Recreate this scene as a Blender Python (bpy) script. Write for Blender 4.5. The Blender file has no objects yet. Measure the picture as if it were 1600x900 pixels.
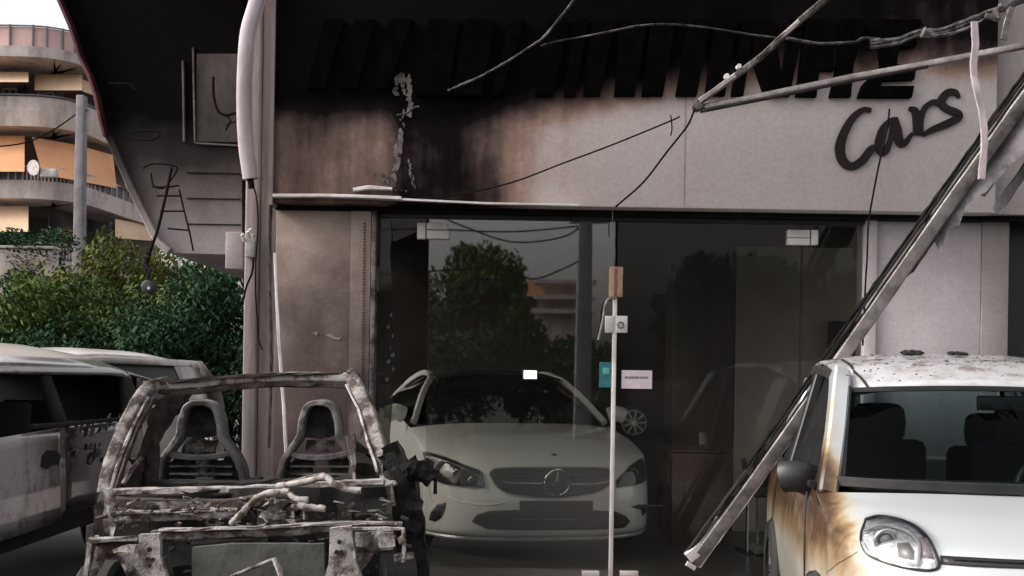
import bpy, bmesh, math, random
from mathutils import Vector, Matrix
from math import sin, cos, pi, radians, sqrt
random.seed(7)
scene = bpy.context.scene
COL = scene.collection

# ------------------------------------------------------------------ camera, world, sun, exposure
KD = 1.32          # depth factor: nominal layout depths (for a 1400 px lens) times this give metres
F = 1400.0; CX = 800.0; CY = 585.0; CAMZ = 1.45; ROLL = radians(0.9)
cam_d = bpy.data.cameras.new("camera"); cam = bpy.data.objects.new("camera", cam_d); COL.objects.link(cam)
cam_d.sensor_width = 36; cam_d.lens = 36 * F * KD / 1600; cam_d.shift_y = (CY - 450) / 1600.0
cam_d.clip_end = 2000; cam_d.clip_start = 0.05
cam.matrix_world = Matrix.Translation((0, 0, CAMZ)) @ Matrix.Rotation(radians(90), 4, 'X') @ Matrix.Rotation(ROLL, 4, 'Z')
scene.camera = cam
SUN_EL = radians(34); SUN_AZ = radians(-97)        # azimuth measured from +Y towards +X
world = bpy.data.worlds.new("World"); scene.world = world; world.use_nodes = True
nt = world.node_tree; nt.nodes.clear()
sky = nt.nodes.new('ShaderNodeTexSky'); sky.sky_type = 'NISHITA'; sky.sun_disc = False
sky.sun_elevation = SUN_EL; sky.sun_rotation = SUN_AZ; sky.dust_density = 6; sky.air_density = 1.0; sky.ozone_density = 1.0
hsv = nt.nodes.new('ShaderNodeHueSaturation'); hsv.inputs['Saturation'].default_value = 0.18
tint = nt.nodes.new('ShaderNodeMix'); tint.data_type = 'RGBA'; tint.blend_type = 'MULTIPLY'; tint.inputs[0].default_value = 1
tint.inputs[7].default_value = (1.0, 0.955, 0.952, 1)
bg = nt.nodes.new('ShaderNodeBackground'); bg.inputs['Strength'].default_value = 0.15
wo = nt.nodes.new('ShaderNodeOutputWorld')
nt.links.new(sky.outputs[0], hsv.inputs['Color']); nt.links.new(hsv.outputs[0], tint.inputs[6])
nt.links.new(tint.outputs[2], bg.inputs['Color']); nt.links.new(bg.outputs[0], wo.inputs[0])
sun_d = bpy.data.lights.new("sun", 'SUN'); sun_d.energy = 0.5; sun_d.angle = radians(20); sun_d.color = (1, 0.93, 0.86)
sun = bpy.data.objects.new("sun", sun_d); COL.objects.link(sun); sun.location = (-30, 10, 30)
sdir = Vector((sin(SUN_AZ) * cos(SUN_EL), cos(SUN_AZ) * cos(SUN_EL), sin(SUN_EL)))
sun.rotation_euler = sdir.to_track_quat('Z', 'Y').to_euler()
scene.view_settings.view_transform = 'Standard'; scene.view_settings.look = 'None'
scene.view_settings.gamma = 1; scene.view_settings.exposure = 1.10
scene.cycles.max_bounces = 8; scene.cycles.transparent_max_bounces = 16; scene.cycles.use_denoising = True

def W(px, py, D):
    dx = px - CX; dy = CY - py
    tx = dx * cos(ROLL) - dy * sin(ROLL); tz = dx * sin(ROLL) + dy * cos(ROLL)
    return Vector((tx * D / F, D, CAMZ + tz * D / F))
def PX(p):
    tx = p[0] * F / p[1]; tz = (p[2] - CAMZ) * F / p[1]
    return (CX + tx * cos(ROLL) + tz * sin(ROLL), CY - (-tx * sin(ROLL) + tz * cos(ROLL)))
def S(r, g, b):
    f = lambda c: (c / 255 / 12.92) if c / 255 <= .04045 else ((c / 255 + .055) / 1.055) ** 2.4
    return (f(r), f(g), f(b), 1)

# ------------------------------------------------------------------ materials
class NG:
    def __init__(s, name):
        s.m = bpy.data.materials.new(name); s.m.use_nodes = True; s.t = s.m.node_tree; s.t.nodes.clear()
        s.out = s.n('OutputMaterial')
    def n(s, k, **kw):
        nd = s.t.nodes.new('ShaderNode' + k)
        for a, v in kw.items(): setattr(nd, a, v)
        return nd
    def l(s, a, b): s.t.links.new(a, b)
    def setin(s, sock, v):
        if hasattr(v, 'is_output') or isinstance(v, bpy.types.NodeSocket): s.l(v, sock)
        else: sock.default_value = v
    def noise(s, scale, detail=5, rough=.6, vec=None, dist=0):
        nd = s.n('TexNoise'); nd.inputs['Scale'].default_value = scale; nd.inputs['Detail'].default_value = detail
        nd.inputs['Roughness'].default_value = rough; nd.inputs['Distortion'].default_value = dist
        if vec is not None: s.l(vec, nd.inputs['Vector'])
        return nd.outputs['Fac']
    def pos(s, scl=(1, 1, 1), obj=False):
        if obj: src = s.n('TexCoord').outputs['Object']
        else: src = s.n('NewGeometry').outputs['Position']
        mp = s.n('Mapping'); mp.inputs['Scale'].default_value = scl; s.l(src, mp.inputs['Vector']); return mp.outputs[0]
    def rng(s, v, a, b, c=0, d=1, smooth=False):
        nd = s.n('MapRange'); nd.clamp = True
        if smooth: nd.interpolation_type = 'SMOOTHSTEP'
        s.setin(nd.inputs[0], v)
        for i, x in enumerate((a, b, c, d)): nd.inputs[i + 1].default_value = x
        return nd.outputs[0]
    def math(s, op, a, b=0.0, clamp=False):
        nd = s.n('Math', operation=op); nd.use_clamp = clamp
        s.setin(nd.inputs[0], a); s.setin(nd.inputs[1], b); return nd.outputs[0]
    def mix(s, f, a, b, mode='MIX'):
        nd = s.n('Mix'); nd.data_type = 'RGBA'; nd.blend_type = mode
        s.setin(nd.inputs[0], f); s.setin(nd.inputs[6], a); s.setin(nd.inputs[7], b); return nd.outputs[2]
    def ramp(s, v, stops):
        nd = s.n('ValToRGB'); e = nd.color_ramp.elements
        while len(e) < len(stops): e.new(.5)
        for i, (p, c) in enumerate(stops): e[i].position = p; e[i].color = c if len(c) == 4 else (*c, 1)
        s.setin(nd.inputs[0], v); return nd.outputs[0]
    def bsdf(s, col, rough=.6, metal=0, bump=None, bstr=.3, coat=0, spec=.5, bdist=.01):
        b = s.n('BsdfPrincipled'); s.setin(b.inputs['Base Color'], col); s.setin(b.inputs['Roughness'], rough)
        s.setin(b.inputs['Metallic'], metal); b.inputs['Coat Weight'].default_value = coat
        b.inputs['Coat Roughness'].default_value = .06
        b.inputs['Specular IOR Level'].default_value = spec
        if bump is not None:
            bp = s.n('Bump'); bp.inputs['Strength'].default_value = bstr; bp.inputs['Distance'].default_value = bdist
            s.l(bump, bp.inputs['Height']); s.l(bp.outputs[0], b.inputs['Normal'])
        s.l(b.outputs[0], s.out.inputs[0]); return b

def simple(name, c, rough=.6, metal=0, c2=None, scale=6, lo=.4, hi=.62, bump=.25, coat=0, spec=.5, stretch=(1, 1, 1)):
    g = NG(name); v = g.pos(stretch)
    c2 = c2 or (c[0] * .65, c[1] * .65, c[2] * .65, 1)
    n = g.noise(scale, 6, .65, v)
    col = g.mix(g.rng(n, lo, hi), (*c[:3], 1), c2)
    g.bsdf(col, rough, metal, g.noise(scale * 8, 3, .6, v) if bump else None, bump, coat, spec); return g.m

def glass(name, ior=1.5, tcol=(.8, .82, .8, 1), rough=.01, dirt=0.0, dirtcol=(.1, .09, .08, 1)):
    g = NG(name); fr = g.n('Fresnel'); fr.inputs['IOR'].default_value = ior
    tr = g.n('BsdfTransparent'); tr.inputs[0].default_value = tcol
    gl = g.n('BsdfGlossy'); gl.inputs['Roughness'].default_value = rough
    mx = g.n('MixShader'); g.l(fr.outputs[0], mx.inputs[0]); g.l(tr.outputs[0], mx.inputs[1]); g.l(gl.outputs[0], mx.inputs[2])
    last = mx.outputs[0]
    if dirt:
        df = g.n('BsdfDiffuse'); df.inputs[0].default_value = dirtcol
        n = g.noise(2.2, 6, .7, g.pos((1, 1, .6)))
        mx2 = g.n('MixShader'); g.l(g.rng(n, .35, .8, 0.02, dirt), mx2.inputs[0]); g.l(last, mx2.inputs[1]); g.l(df.outputs[0], mx2.inputs[2]); last = mx2.outputs[0]
    g.l(last, g.out.inputs[0]); return g.m

M = {}
def soot_mat(name, clean, kind):
    """painted render or panel with soot and scorch stains that have their own shape"""
    g = NG(name); P = g.n('NewGeometry').outputs['Position']
    sp = g.n('SeparateXYZ'); g.l(P, sp.inputs[0]); X, Z = sp.outputs[0], sp.outputs[2]
    streak = g.noise(2.6, 5, .6, g.pos((1.3, 1, .16)))
    blot = g.noise(2.0, 6, .65, g.pos((1, 1, 1)))
    if kind == 'fascia':
        top = g.rng(g.math('SUBTRACT', Z, g.rng(X, .2, 1.6, 0, .26)), 2.93, 3.40, 0, 1, True)
        edge = g.math('MULTIPLY_ADD', X, 1.0)     # X
        lf = g.rng(X, .65, -.65, 0, .45, True)
        lf2 = g.rng(X, 3.4, -.4, 0, .16)
        s1 = g.math('ADD', g.math('MULTIPLY', top, g.rng(X, 2.6, .6, .74, .95)), g.math('ADD', lf, lf2))
        # burnt-out patch under the sign around the torn seam
        d = g.math('ABSOLUTE', g.math('ADD', X, .50))
        pt = g.math('MULTIPLY', g.rng(d, .36, .16, 0, .26, True), 1.0)
        nz = g.math('MULTIPLY', g.math('SUBTRACT', streak, .5), .75)
        nb = g.math('MULTIPLY', g.math('SUBTRACT', blot, .5), .62)
        gate = g.rng(s1, .08, .4, .12, 1)
        v = g.math('ADD', g.math('ADD', s1, pt), g.math('MULTIPLY', g.math('ADD', nz, nb), gate), True)
        col = g.ramp(v, [(0, clean), (.2, (.47, .40, .385, 1)), (.36, (.30, .205, .165, 1)), (.50, (.15, .105, .09, 1)), (.66, (.045, .032, .030, 1)), (.80, (.007, .005, .006, 1)), (1, (.0012, .001, .0015, 1))])
    elif kind == 'panel':
        v = g.math('ADD', g.math('MULTIPLY', g.rng(Z, 2.5, 1.2, 0, .35), 1), g.math('MULTIPLY', blot, .75))
        col = g.ramp(v, [(.25, clean), (.45, (.27, .215, .19, 1)), (.62, (.15, .115, .105, 1)), (.85, (.06, .048, .046, 1))])
    elif kind == 'side':
        top = g.rng(Z, 2.2, 3.5, 0, .74, True)
        v = g.math('ADD', top, g.math('MULTIPLY', blot, .42), True)
        col = g.ramp(v, [(.1, clean), (.38, (.16, .14, .135, 1)), (.6, (.04, .034, .033, 1)), (.84, (.003, .0025, .003, 1))])
    else:
        v = g.math('MULTIPLY', blot, 1.0)
        col = g.ramp(v, [(.3, clean), (.55, (clean[0] * .86, clean[1] * .85, clean[2] * .85, 1)), (.8, (clean[0] * .7, clean[1] * .68, clean[2] * .66, 1))])
    fine = g.noise(45, 4, .6, g.pos())
    col = g.mix(g.rng(fine, .3, .7, 0, .22), col, (.3, .27, .27, 1), 'MULTIPLY')
    g.bsdf(col, .85, 0, g.noise(26, 5, .6, g.pos()), .25, bdist=.006, spec=.05); return g.m

M['fascia'] = soot_mat('scorched_fascia_paint', (.56, .53, .515, 1), 'fascia')
M['panel'] = soot_mat('scorched_wall_panel', (.42, .34, .29, 1), 'panel')
M['side'] = soot_mat('sooted_render', (.40, .37, .37, 1), 'side')
M['white_wall'] = soot_mat('white_render', (.57, .525, .53, 1), 'plain')
M['grey_wall'] = soot_mat('grey_render', (.36, .33, .32, 1), 'plain')
M['black_soot'] = simple('black_soot', (.012, .011, .011), .95, 0, (.004, .004, .004, 1), 5, spec=.2)
M['letter_black'] = simple('charred_letters', (.0025, .002, .0024), .9, 0, (.001, .001, .001, 1), 9, spec=.02)
M['script'] = simple('script_lettering_brown', (.014, .010, .009), .7, 0, (.008, .006, .0055, 1), 9, spec=.2)
M['pipe_white'] = simple('smoke_stained_white_plastic', (.44, .39, .42), .45, 0, (.27, .225, .225, 1), 3, stretch=(1, 1, .4))
M['column'] = simple('column_paint', (.33, .28, .27), .7, 0, (.19, .155, .145, 1), 3, stretch=(2, 2, .3))
M['alu'] = simple('stained_aluminium', (.24, .225, .22), .42, .35, (.07, .06, .055, 1), 7, .42, .68)
M['alu_clean'] = simple('dull_white_aluminium', (.68, .66, .64), .45, 0, (.50, .47, .45, 1), 5)
M['alu_burnt'] = simple('burnt_aluminium', (.17, .15, .145), .6, .3, (.015, .013, .012, 1), 9, .42, .6)
M['wire'] = simple('charred_cable', (.010, .009, .009), .9, 0, (.005, .005, .005, 1), 30, spec=.1)
M['wire_ash'] = simple('ash_grey_cable', (.085, .075, .08), .85, 0, (.012, .011, .012, 1), 16, .42, .56)
M['ash_metal'] = simple('burnt_car_metal', (.25, .235, .225), .8, .1, (.040, .028, .022, 1), 10, .42, .56, .6)
M['ash_pale'] = simple('ash_white_metal', (.36, .345, .33), .8, .1, (.085, .06, .045, 1), 13, .46, .60, .6)
M['rust_metal'] = simple('rusted_burnt_metal', (.065, .044, .034), .9, .05, (.018, .015, .014, 1), 12, .4, .60, .6)
M['char'] = simple('charred_parts', (.012, .011, .0105), .9, 0, (.004, .0037, .0037, 1), 14, .4, .6, .6)
M['seat_char'] = simple('charred_seat_foam', (.060, .062, .063), .9, 0, (.018, .019, .02, 1), 12, .4, .6, .8)
M['seat_frame'] = simple('ash_grey_seat_shell', (.17, .165, .16), .7, .2, (.06, .052, .048, 1), 8)
M['rad'] = simple('sooty_radiator', (.085, .087, .075), .8, 0, (.03, .028, .025, 1), 5, .4, .62)
M['rubber'] = simple('black_rubber', (.018, .018, .018), .8, 0, (.01, .01, .01, 1), 10)
M['black_plastic'] = simple('black_plastic', (.02, .02, .021), .45, 0, (.012, .012, .013, 1), 10, bump=.1)
M['dark_trim'] = simple('dark_trim', (.03, .03, .032), .35, 0, (.02, .02, .02, 1), 10, bump=.05)
M['chrome'] = simple('chrome', (.65, .65, .66), .15, 1, (.5, .5, .5, 1), 5, bump=0)
M['silver_trim'] = simple('silver_trim', (.5, .5, .5), .35, .4, (.35, .35, .35, 1), 5, bump=0)
M['car_white'] = simple('white_car_paint_clean', (.74, .75, .71), .32, 0, (.70, .71, .67, 1), 2.5, bump=0, coat=.6)
M['hatch_white'] = simple('white_hatchback_paint', (.66, .64, .62), .3, 0, (.42, .39, .37, 1), 2, bump=0, coat=.4)
M['seat_grey'] = simple('car_seat_fabric', (.014, .0145, .016), .9, 0, (.010, .010, .011, 1), 15)
M['brown_cab'] = simple('dark_brown_laminate', (.050, .030, .027), .5, 0, (.03, .02, .018, 1), 3, stretch=(1, 1, .3))
M['int_back'] = simple('showroom_back_wall', (.040, .031, .027), .85, 0, (.022, .018, .016, 1), 1.5)
M['int_wall'] = simple('showroom_partition_paint', (.46, .43, .37), .8, 0, (.32, .29, .25, 1), 1.2, .35, .7)
M['int_floor'] = simple('dark_showroom_floor', (.08, .075, .07), .35, 0, (.05, .047, .045, 1), 2)
M['int_ceiling'] = simple('showroom_ceiling_paint', (.75, .73, .7), .9, 0, (.65, .63, .6, 1), 2)
M['glass'] = glass('shop_glass', 1.28, (1, 1, .98, 1), .02, .05, (.16, .145, .13, 1))
M['glass_mirror'] = glass('left_door_glass', 2.05, (1, 1, .98, 1), .016, .03, (.16, .145, .13, 1))
M['glass_soot'] = glass('sooted_shop_glass', 1.5, (.5, .5, .46, 1), .03, .55, (.10, .09, .08, 1))
M['sooty_glass'] = simple('soot_covered_window', (.012, .012, .012), .6, 0, (.006, .006, .006, 1), 8, spec=.15)
M['added_glass_clear'] = glass('added_side_glass', 1.45, (.95, .96, .95, 1), .01)  # for the right side glazing, added to brighten the showroom
M['car_glass'] = glass('car_glass', 1.14, (.50, .60, .61, 1), .01)
M['car_glass_dark'] = glass('dark_car_glass', 1.25, (.07, .08, .08, 1), .01)
M['lens'] = glass('headlight_lens', 1.45, (.93, .95, .96, 1), .01)
M['reflector'] = simple('headlight_reflector', (.75, .76, .78), .22, .9, (.45, .46, .48, 1), 22, .45, .55, bump=.6)
M['turn'] = simple('turn_signal_lens', (.30, .24, .25), .3, 0, (.22, .17, .18, 1), 20, bump=0)
M['paper'] = simple('white_paper_label', (.62, .55, .58), .6, 0, (.52, .46, .48, 1), 10, bump=0)
M['ink'] = simple('label_ink', (.10, .08, .09), .6, bump=0)
M['teal'] = simple('teal_sticker', (.02, .16, .16), .5, 0, (.015, .10, .13, 1), 20, bump=0)
M['teal_lt'] = simple('teal_sticker_symbol', (.10, .36, .32), .5, bump=0)
M['tape'] = simple('tan_tape', (.42, .29, .20), .7, 0, (.30, .2, .14, 1), 20)
M['tape_dk'] = simple('brown_tape_seam', (.22, .10, .05), .7)
M['fabric'] = simple('torn_awning_fabric', (.16, .15, .16), .9, 0, (.05, .045, .05, 1), 5)
M['bark'] = simple('bark', (.07, .05, .035), .9, 0, (.03, .022, .017, 1), 8, stretch=(1, 1, .2))
M['concrete'] = simple('pole_concrete', (.22, .21, .22), .85, 0, (.15, .145, .15, 1), 4)
M['bld_cream'] = simple('cream_balcony_render', (.56, .46, .40), .85, 0, (.30, .245, .215, 1), 1.6, .44, .7, stretch=(1, 1, .5))
M['bld_slab'] = simple('pale_balcony_edge', (.56, .49, .46), .85, 0, (.30, .26, .245, 1), 1.6, .44, .7, stretch=(1, 1, .5))
M['bld_wall'] = simple('shaded_pink_wall', (.17, .135, .115), .85, 0, (.13, .105, .09, 1), .5)
M['bld_dark'] = simple('dark_window', (.03, .03, .035), .3, bump=0)
M['bld_shutter'] = simple('red_shutter', (.20, .055, .04), .7, 0, (.14, .04, .03, 1), 2)
M['awn_orange'] = simple('orange_awning_cloth', (.80, .42, .22), .85, 0, (.68, .34, .17, 1), .6)
M['awn_cream'] = simple('cream_awning_cloth', (.76, .56, .37), .85, 0, (.66, .46, .30, 1), .6)
M['rail'] = simple('grey_rail_panel', (.13, .13, .14), .6, 0, (.09, .09, .10, 1), 1)
M['pinkrail'] = simple('roof_screen', (.60, .42, .38), .7, 0, (.52, .36, .33, 1), 1)
M['dish'] = simple('satellite_dish_white', (.6, .58, .57), .5, bump=0)
M['red_trim'] = simple('dark_red_edge_trim', (.10, .018, .028), .6, 0, (.03, .008, .01, 1), 6)

def leafmat(name, a, b, c):
    g = NG(name); n = g.noise(.9, 3, .6, g.pos()); n2 = g.noise(14, 2, .6, g.pos())
    col = g.mix(g.rng(n, .42, .6), a, b); col = g.mix(g.rng(n2, .5, .68), col, c)
    b_ = g.bsdf(col, .8, 0, spec=.08)
    g.m.use_nodes = True; return g.m
M['leaf'] = leafmat('green_leaves', (.075, .115, .030, 1), (.040, .078, .026, 1), (.10, .13, .04, 1))
M['leaf_dk'] = leafmat('dark_leaves', (.026, .060, .030, 1), (.016, .040, .022, 1), (.05, .095, .045, 1))
M['leaf_yl'] = leafmat('yellow_green_leaves', (.115, .13, .035, 1), (.07, .10, .028, 1), (.15, .13, .045, 1))

def paint_stained(name, base, kind):
    g = NG(name); O = g.n('TexCoord').outputs['Object']; sp = g.n('SeparateXYZ'); g.l(O, sp.inputs[0])
    X, Y, Z = sp.outputs
    n = g.noise(3.0, 6, .62, g.pos((1, 1, .7), True)); n2 = g.noise(11, 6, .65, g.pos((1, 1, 1), True))
    if kind == 'panda':       # scorch running down the flank and front wing
        a = g.rng(X, -.645, -.80, 0, 1, True)
        b = g.rng(Z, 1.30, 1.0, .15, .8, True)
        v = g.math('ADD', g.math('MULTIPLY', g.math('MULTIPLY', a, b), .9), g.math('ADD', g.math('MULTIPLY', g.math('SUBTRACT', n, .5), g.rng(a, 0, .3, 0, 1.2)), g.math('MULTIPLY', g.math('SUBTRACT', n2, .5), g.rng(a, 0, .3, 0, .5))), True)
        v = g.math('MULTIPLY', v, g.rng(Z, .56, .80, .25, 1))
        col = g.ramp(v, [(0, base), (.22, (.42, .39, .31, 1)), (.44, (.24, .165, .085, 1)), (.58, (.12, .075, .038, 1)), (.68, (.07, .038, .02, 1)), (.9, (.035, .02, .014, 1))])
    elif kind == 'roof':
        v = g.math('MULTIPLY', g.rng(n2, .46, .63), g.rng(Z, 1.43, 1.56, .25, .85))
        col = g.ramp(v, [(0, base), (.35, (.36, .35, .34, 1)), (.8, (.08, .07, .065, 1)), (1, (.02, .017, .015, 1))])
    else:                      # silver car: scorched rear half, brown rim under the roof
        a = g.rng(X, .1, 1.1, 0, .9)
        v = g.math('ADD', g.math('MULTIPLY', a, .80), g.math('MULTIPLY', g.math('SUBTRACT', n, .45), 1.0), True)
        v2 = g.rng(n2, .50, .64, 0, .35)
        v = g.math('ADD', v, g.math('MULTIPLY', v2, g.rng(Z, .9, .5, .3, 1)), True)
        v = g.math('MULTIPLY', v, g.rng(Z, 1.53, 1.49, .0, 1))
        col = g.ramp(v, [(.08, base), (.32, (.21, .195, .19, 1)), (.5, (.085, .065, .055, 1)), (.8, (.018, .015, .014, 1))])
    g.bsdf(col, .34, 0, g.noise(40, 4, .6, g.pos((1, 1, 1), True)), .05, .8); return g.m
M['panda'] = paint_stained('heat_stained_white_paint', (.43, .465, .475, 1), 'panda')
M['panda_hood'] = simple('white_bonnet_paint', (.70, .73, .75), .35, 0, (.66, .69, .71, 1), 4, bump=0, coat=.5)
M['panda_roof'] = paint_stained('ash_covered_roof_paint', (.46, .475, .485, 1), 'roof')
M['silver'] = paint_stained('scorched_silver_paint', (.50, .48, .48, 1), 'silver')
M['silver_roof_lit'] = paint_stained('sky_lit_silver_paint', (.88, .84, .79, 1), 'silver')  # body silver lightened; sky light on the roof is put into the colour

# ------------------------------------------------------------------ mesh builder
class MB:
    def __init__(s): s.v = []; s.f = []
    def add(s, vs, fs):
        o = len(s.v); s.v += [Vector(p) for p in vs]; s.f += [tuple(i + o for i in f) for f in fs]; return s
    def box(s, lo, hi):
        x0, y0, z0 = lo; x1, y1, z1 = hi
        return s.add([(x0, y0, z0), (x1, y0, z0), (x1, y1, z0), (x0, y1, z0), (x0, y0, z1), (x1, y0, z1), (x1, y1, z1), (x0, y1, z1)],
                     [(0, 3, 2, 1), (4, 5, 6, 7), (0, 1, 5, 4), (1, 2, 6, 5), (2, 3, 7, 6), (3, 0, 4, 7)])
    def path(s, pts, ring, caps=True, up=Vector((0, 1, 0)), scale=None, jit=0, jn=None):
        pts = [Vector(p) for p in pts]; n = len(pts); k = len(ring); vs = []
        for i, p in enumerate(pts):
            d = (pts[min(i + 1, n - 1)] - pts[max(i - 1, 0)]).normalized()
            u = up if abs(d.dot(up)) < .95 else Vector((1, 0, 0))
            a = d.cross(u).normalized(); b = a.cross(d).normalized()
            sc = scale[i] if scale else 1
            for (rx, ry) in ring:
                q = p + a * rx * sc + b * ry * sc
                if jit: q += Vector([random.uniform(-jit, jit) for _ in range(3)])
                vs.append(q)
        fs = []
        for i in range(n - 1):
            for j in range(k):
                fs.append((i * k + j, i * k + (j + 1) % k, (i + 1) * k + (j + 1) % k, (i + 1) * k + j))
        if caps: fs += [tuple(range(k))[::-1], tuple((n - 1) * k + j for j in range(k))]
        return s.add(vs, fs)
    def tube(s, pts, r, k=10, scale=None, jit=0, sub=0):
        if sub: pts = smooth(pts, sub)
        if scale and sub: scale = None
        return s.path(pts, [(r * cos(2 * pi * j / k), r * sin(2 * pi * j / k)) for j in range(k)], scale=scale, jit=jit)
    def bar(s, pts, w, h, sub=0, jit=0, seg=0):
        """flat bar: w across (seen width), h deep along Y"""
        if sub: pts = smooth(pts, sub)
        if seg:
            q = []
            for a, b in zip(pts[:-1], pts[1:]):
                a = Vector(a); b = Vector(b); m = max(1, int((b - a).length / seg))
                q += [a.lerp(b, t / m) for t in range(m)]
            q.append(Vector(pts[-1])); pts = q
        w2, h2 = w / 2, h / 2; c = min(w2, h2) * .3
        ring = [(-w2, -h2 + c), (-w2 + c, -h2), (w2 - c, -h2), (w2, -h2 + c), (w2, h2 - c), (w2 - c, h2), (-w2 + c, h2), (-w2, h2 - c)]
        return s.path(pts, ring, jit=jit)
    def plate(s, pts, d=Vector((0, .01, 0)), seg=0, jit=0):
        """polygon extruded by d; optionally gridded and crumpled"""
        bm = bmesh.new(); vs = [bm.verts.new(p) for p in pts]; f = bm.faces.new(vs)
        if seg:
            xs = [p[0] for p in pts]; zs = [p[2] for p in pts]
            for (ax, lo, hi) in ((0, min(xs), max(xs)), (2, min(zs), max(zs))):
                m = int((hi - lo) / seg)
                for i in range(1, m + 1):
                    co = Vector((0, 0, 0)); co[ax] = lo + (hi - lo) * i / (m + 1); no = Vector((0, 0, 0)); no[ax] = 1
                    bmesh.ops.bisect_plane(bm, geom=bm.verts[:] + bm.edges[:] + bm.faces[:], plane_co=co, plane_no=no)
            for v in bm.verts: v.co += Vector((random.uniform(-jit, jit) * .5, random.uniform(-jit, jit), random.uniform(-jit, jit) * .5))
        r = bmesh.ops.extrude_face_region(bm, geom=bm.faces[:])
        nv = [e for e in r['geom'] if isinstance(e, bmesh.types.BMVert)]
        bmesh.ops.translate(bm, vec=d, verts=nv)
        bmesh.ops.recalc_face_normals(bm, faces=bm.faces)
        bm.verts.index_update()
        s.add([v.co.copy() for v in bm.verts], [tuple(v.index for v in f.verts) for f in bm.faces]); bm.free(); return s
    def grid(s, fn, us, vs, thick=None):
        n = len(vs); P = [[Vector(fn(u, v)) for v in vs] for u in us]
        o = [p for row in P for p in row]
        return s.add(o, [(i * n + j, i * n + j + 1, (i + 1) * n + j + 1, (i + 1) * n + j) for i in range(len(us) - 1) for j in range(n - 1)])
    def disc(s, c, r, axis=Vector((0, 1, 0)), depth=.01, k=24, r2=None):
        c = Vector(c); axis = Vector(axis).normalized(); return s.path([c, c + axis * depth], [(r * cos(2 * pi * j / k), r * sin(2 * pi * j / k)) for j in range(k)], up=Vector((0, 0, 1)), scale=[1, (r2 or r) / r])
    def ring(s, c, R, r, axis=Vector((0, 1, 0)), k=28, kk=6):
        c = Vector(c); q = Vector(axis).normalized().to_track_quat('Z', 'Y'); vs = []; fs = []
        for i in range(k):
            a = 2 * pi * i / k
            for j in range(kk):
                b = 2 * pi * j / kk; vs.append(c + q @ Vector(((R + r * cos(b)) * cos(a), (R + r * cos(b)) * sin(a), r * sin(b))))
        for i in range(k):
            for j in range(kk): fs.append((i * kk + j, ((i + 1) % k) * kk + j, ((i + 1) % k) * kk + (j + 1) % kk, i * kk + (j + 1) % kk))
        return s.add(vs, fs)
    def build(s, name, mat, parent=None, world=True, raw=False, smooth_=False, bevel=0, solid=0, sub=0, split=35):
        me = bpy.data.meshes.new(name); off = Vector((0, 0, 0)); p = parent
        if world and not raw: s.v = [Vector((v[0], v[1] * KD, v[2])) for v in s.v]
        if world:
            while p is not None: off += p.location; p = p.parent
        loc = Vector((0, 0, 0))
        if parent is None:
            xs = [v[0] for v in s.v]; ys = [v[1] for v in s.v]; zs = [v[2] for v in s.v]
            loc = Vector(((min(xs) + max(xs)) / 2, (min(ys) + max(ys)) / 2, min(zs))); off = loc
        me.from_pydata([v - off for v in s.v], [], s.f); me.validate()
        o = bpy.data.objects.new(name, me); COL.objects.link(o); o.location = loc; o.parent = parent
        bm = bmesh.new(); bm.from_mesh(me); bmesh.ops.recalc_face_normals(bm, faces=bm.faces)
        bm.to_mesh(me); bm.free()
        me.materials.append(mat)
        if solid:
            m = o.modifiers.new('solid', 'SOLIDIFY'); m.thickness = solid; m.offset = 0
        if bevel:
            m = o.modifiers.new('bevel', 'BEVEL'); m.width = bevel; m.segments = 2; m.limit_method = 'ANGLE'; m.angle_limit = radians(40)
        if sub:
            m = o.modifiers.new('sub', 'SUBSURF'); m.levels = sub; m.render_levels = sub
        if smooth_ or bevel or sub:
            me.polygons.foreach_set('use_smooth', [True] * len(me.polygons))
            if smooth_ and not sub:
                try: me.set_sharp_from_angle(angle=radians(split))
                except Exception: pass
        return o

def smooth(pts, n):
    """Catmull-Rom through pts"""
    P = [Vector(p) for p in pts]; P = [P[0] * 2 - P[1]] + P + [P[-1] * 2 - P[-2]]; out = []
    for i in range(1, len(P) - 2):
        a, b, c, d = P[i - 1:i + 3]
        for k in range(n):
            t = k / n; out.append(.5 * ((2 * b) + (c - a) * t + (2 * a - 5 * b + 4 * c - d) * t * t + (3 * b - a - 3 * c + d) * t ** 3))
    out.append(P[-2]); return out
def tag(o, label=None, cat=None, group=None, kind=None):
    if label: o['label'] = label
    if cat: o['category'] = cat
    if group: o['group'] = group
    if kind: o['kind'] = kind
    return o
def empty(name, loc=(0, 0, 0), rz=0, real=False):
    loc = Vector(loc); loc.y *= 1 if real else KD
    o = bpy.data.objects.new(name, None); COL.objects.link(o); o.location = loc; o.rotation_euler.z = rz; o.empty_display_size = .2; return o
def lin(a, b, n): return [a + (b - a) * i / (n - 1) for i in range(n)]
def interp(tab, x):
    if x <= tab[0][0]: return tab[0][1]
    for (a, va), (b, vb) in zip(tab[:-1], tab[1:]):
        if x <= b: return va + (vb - va) * (x - a) / (b - a)
    return tab[-1][1]
def pxs(pts, D): return [W(x, y, D) for x, y in pts]

exec_parts = []
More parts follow.
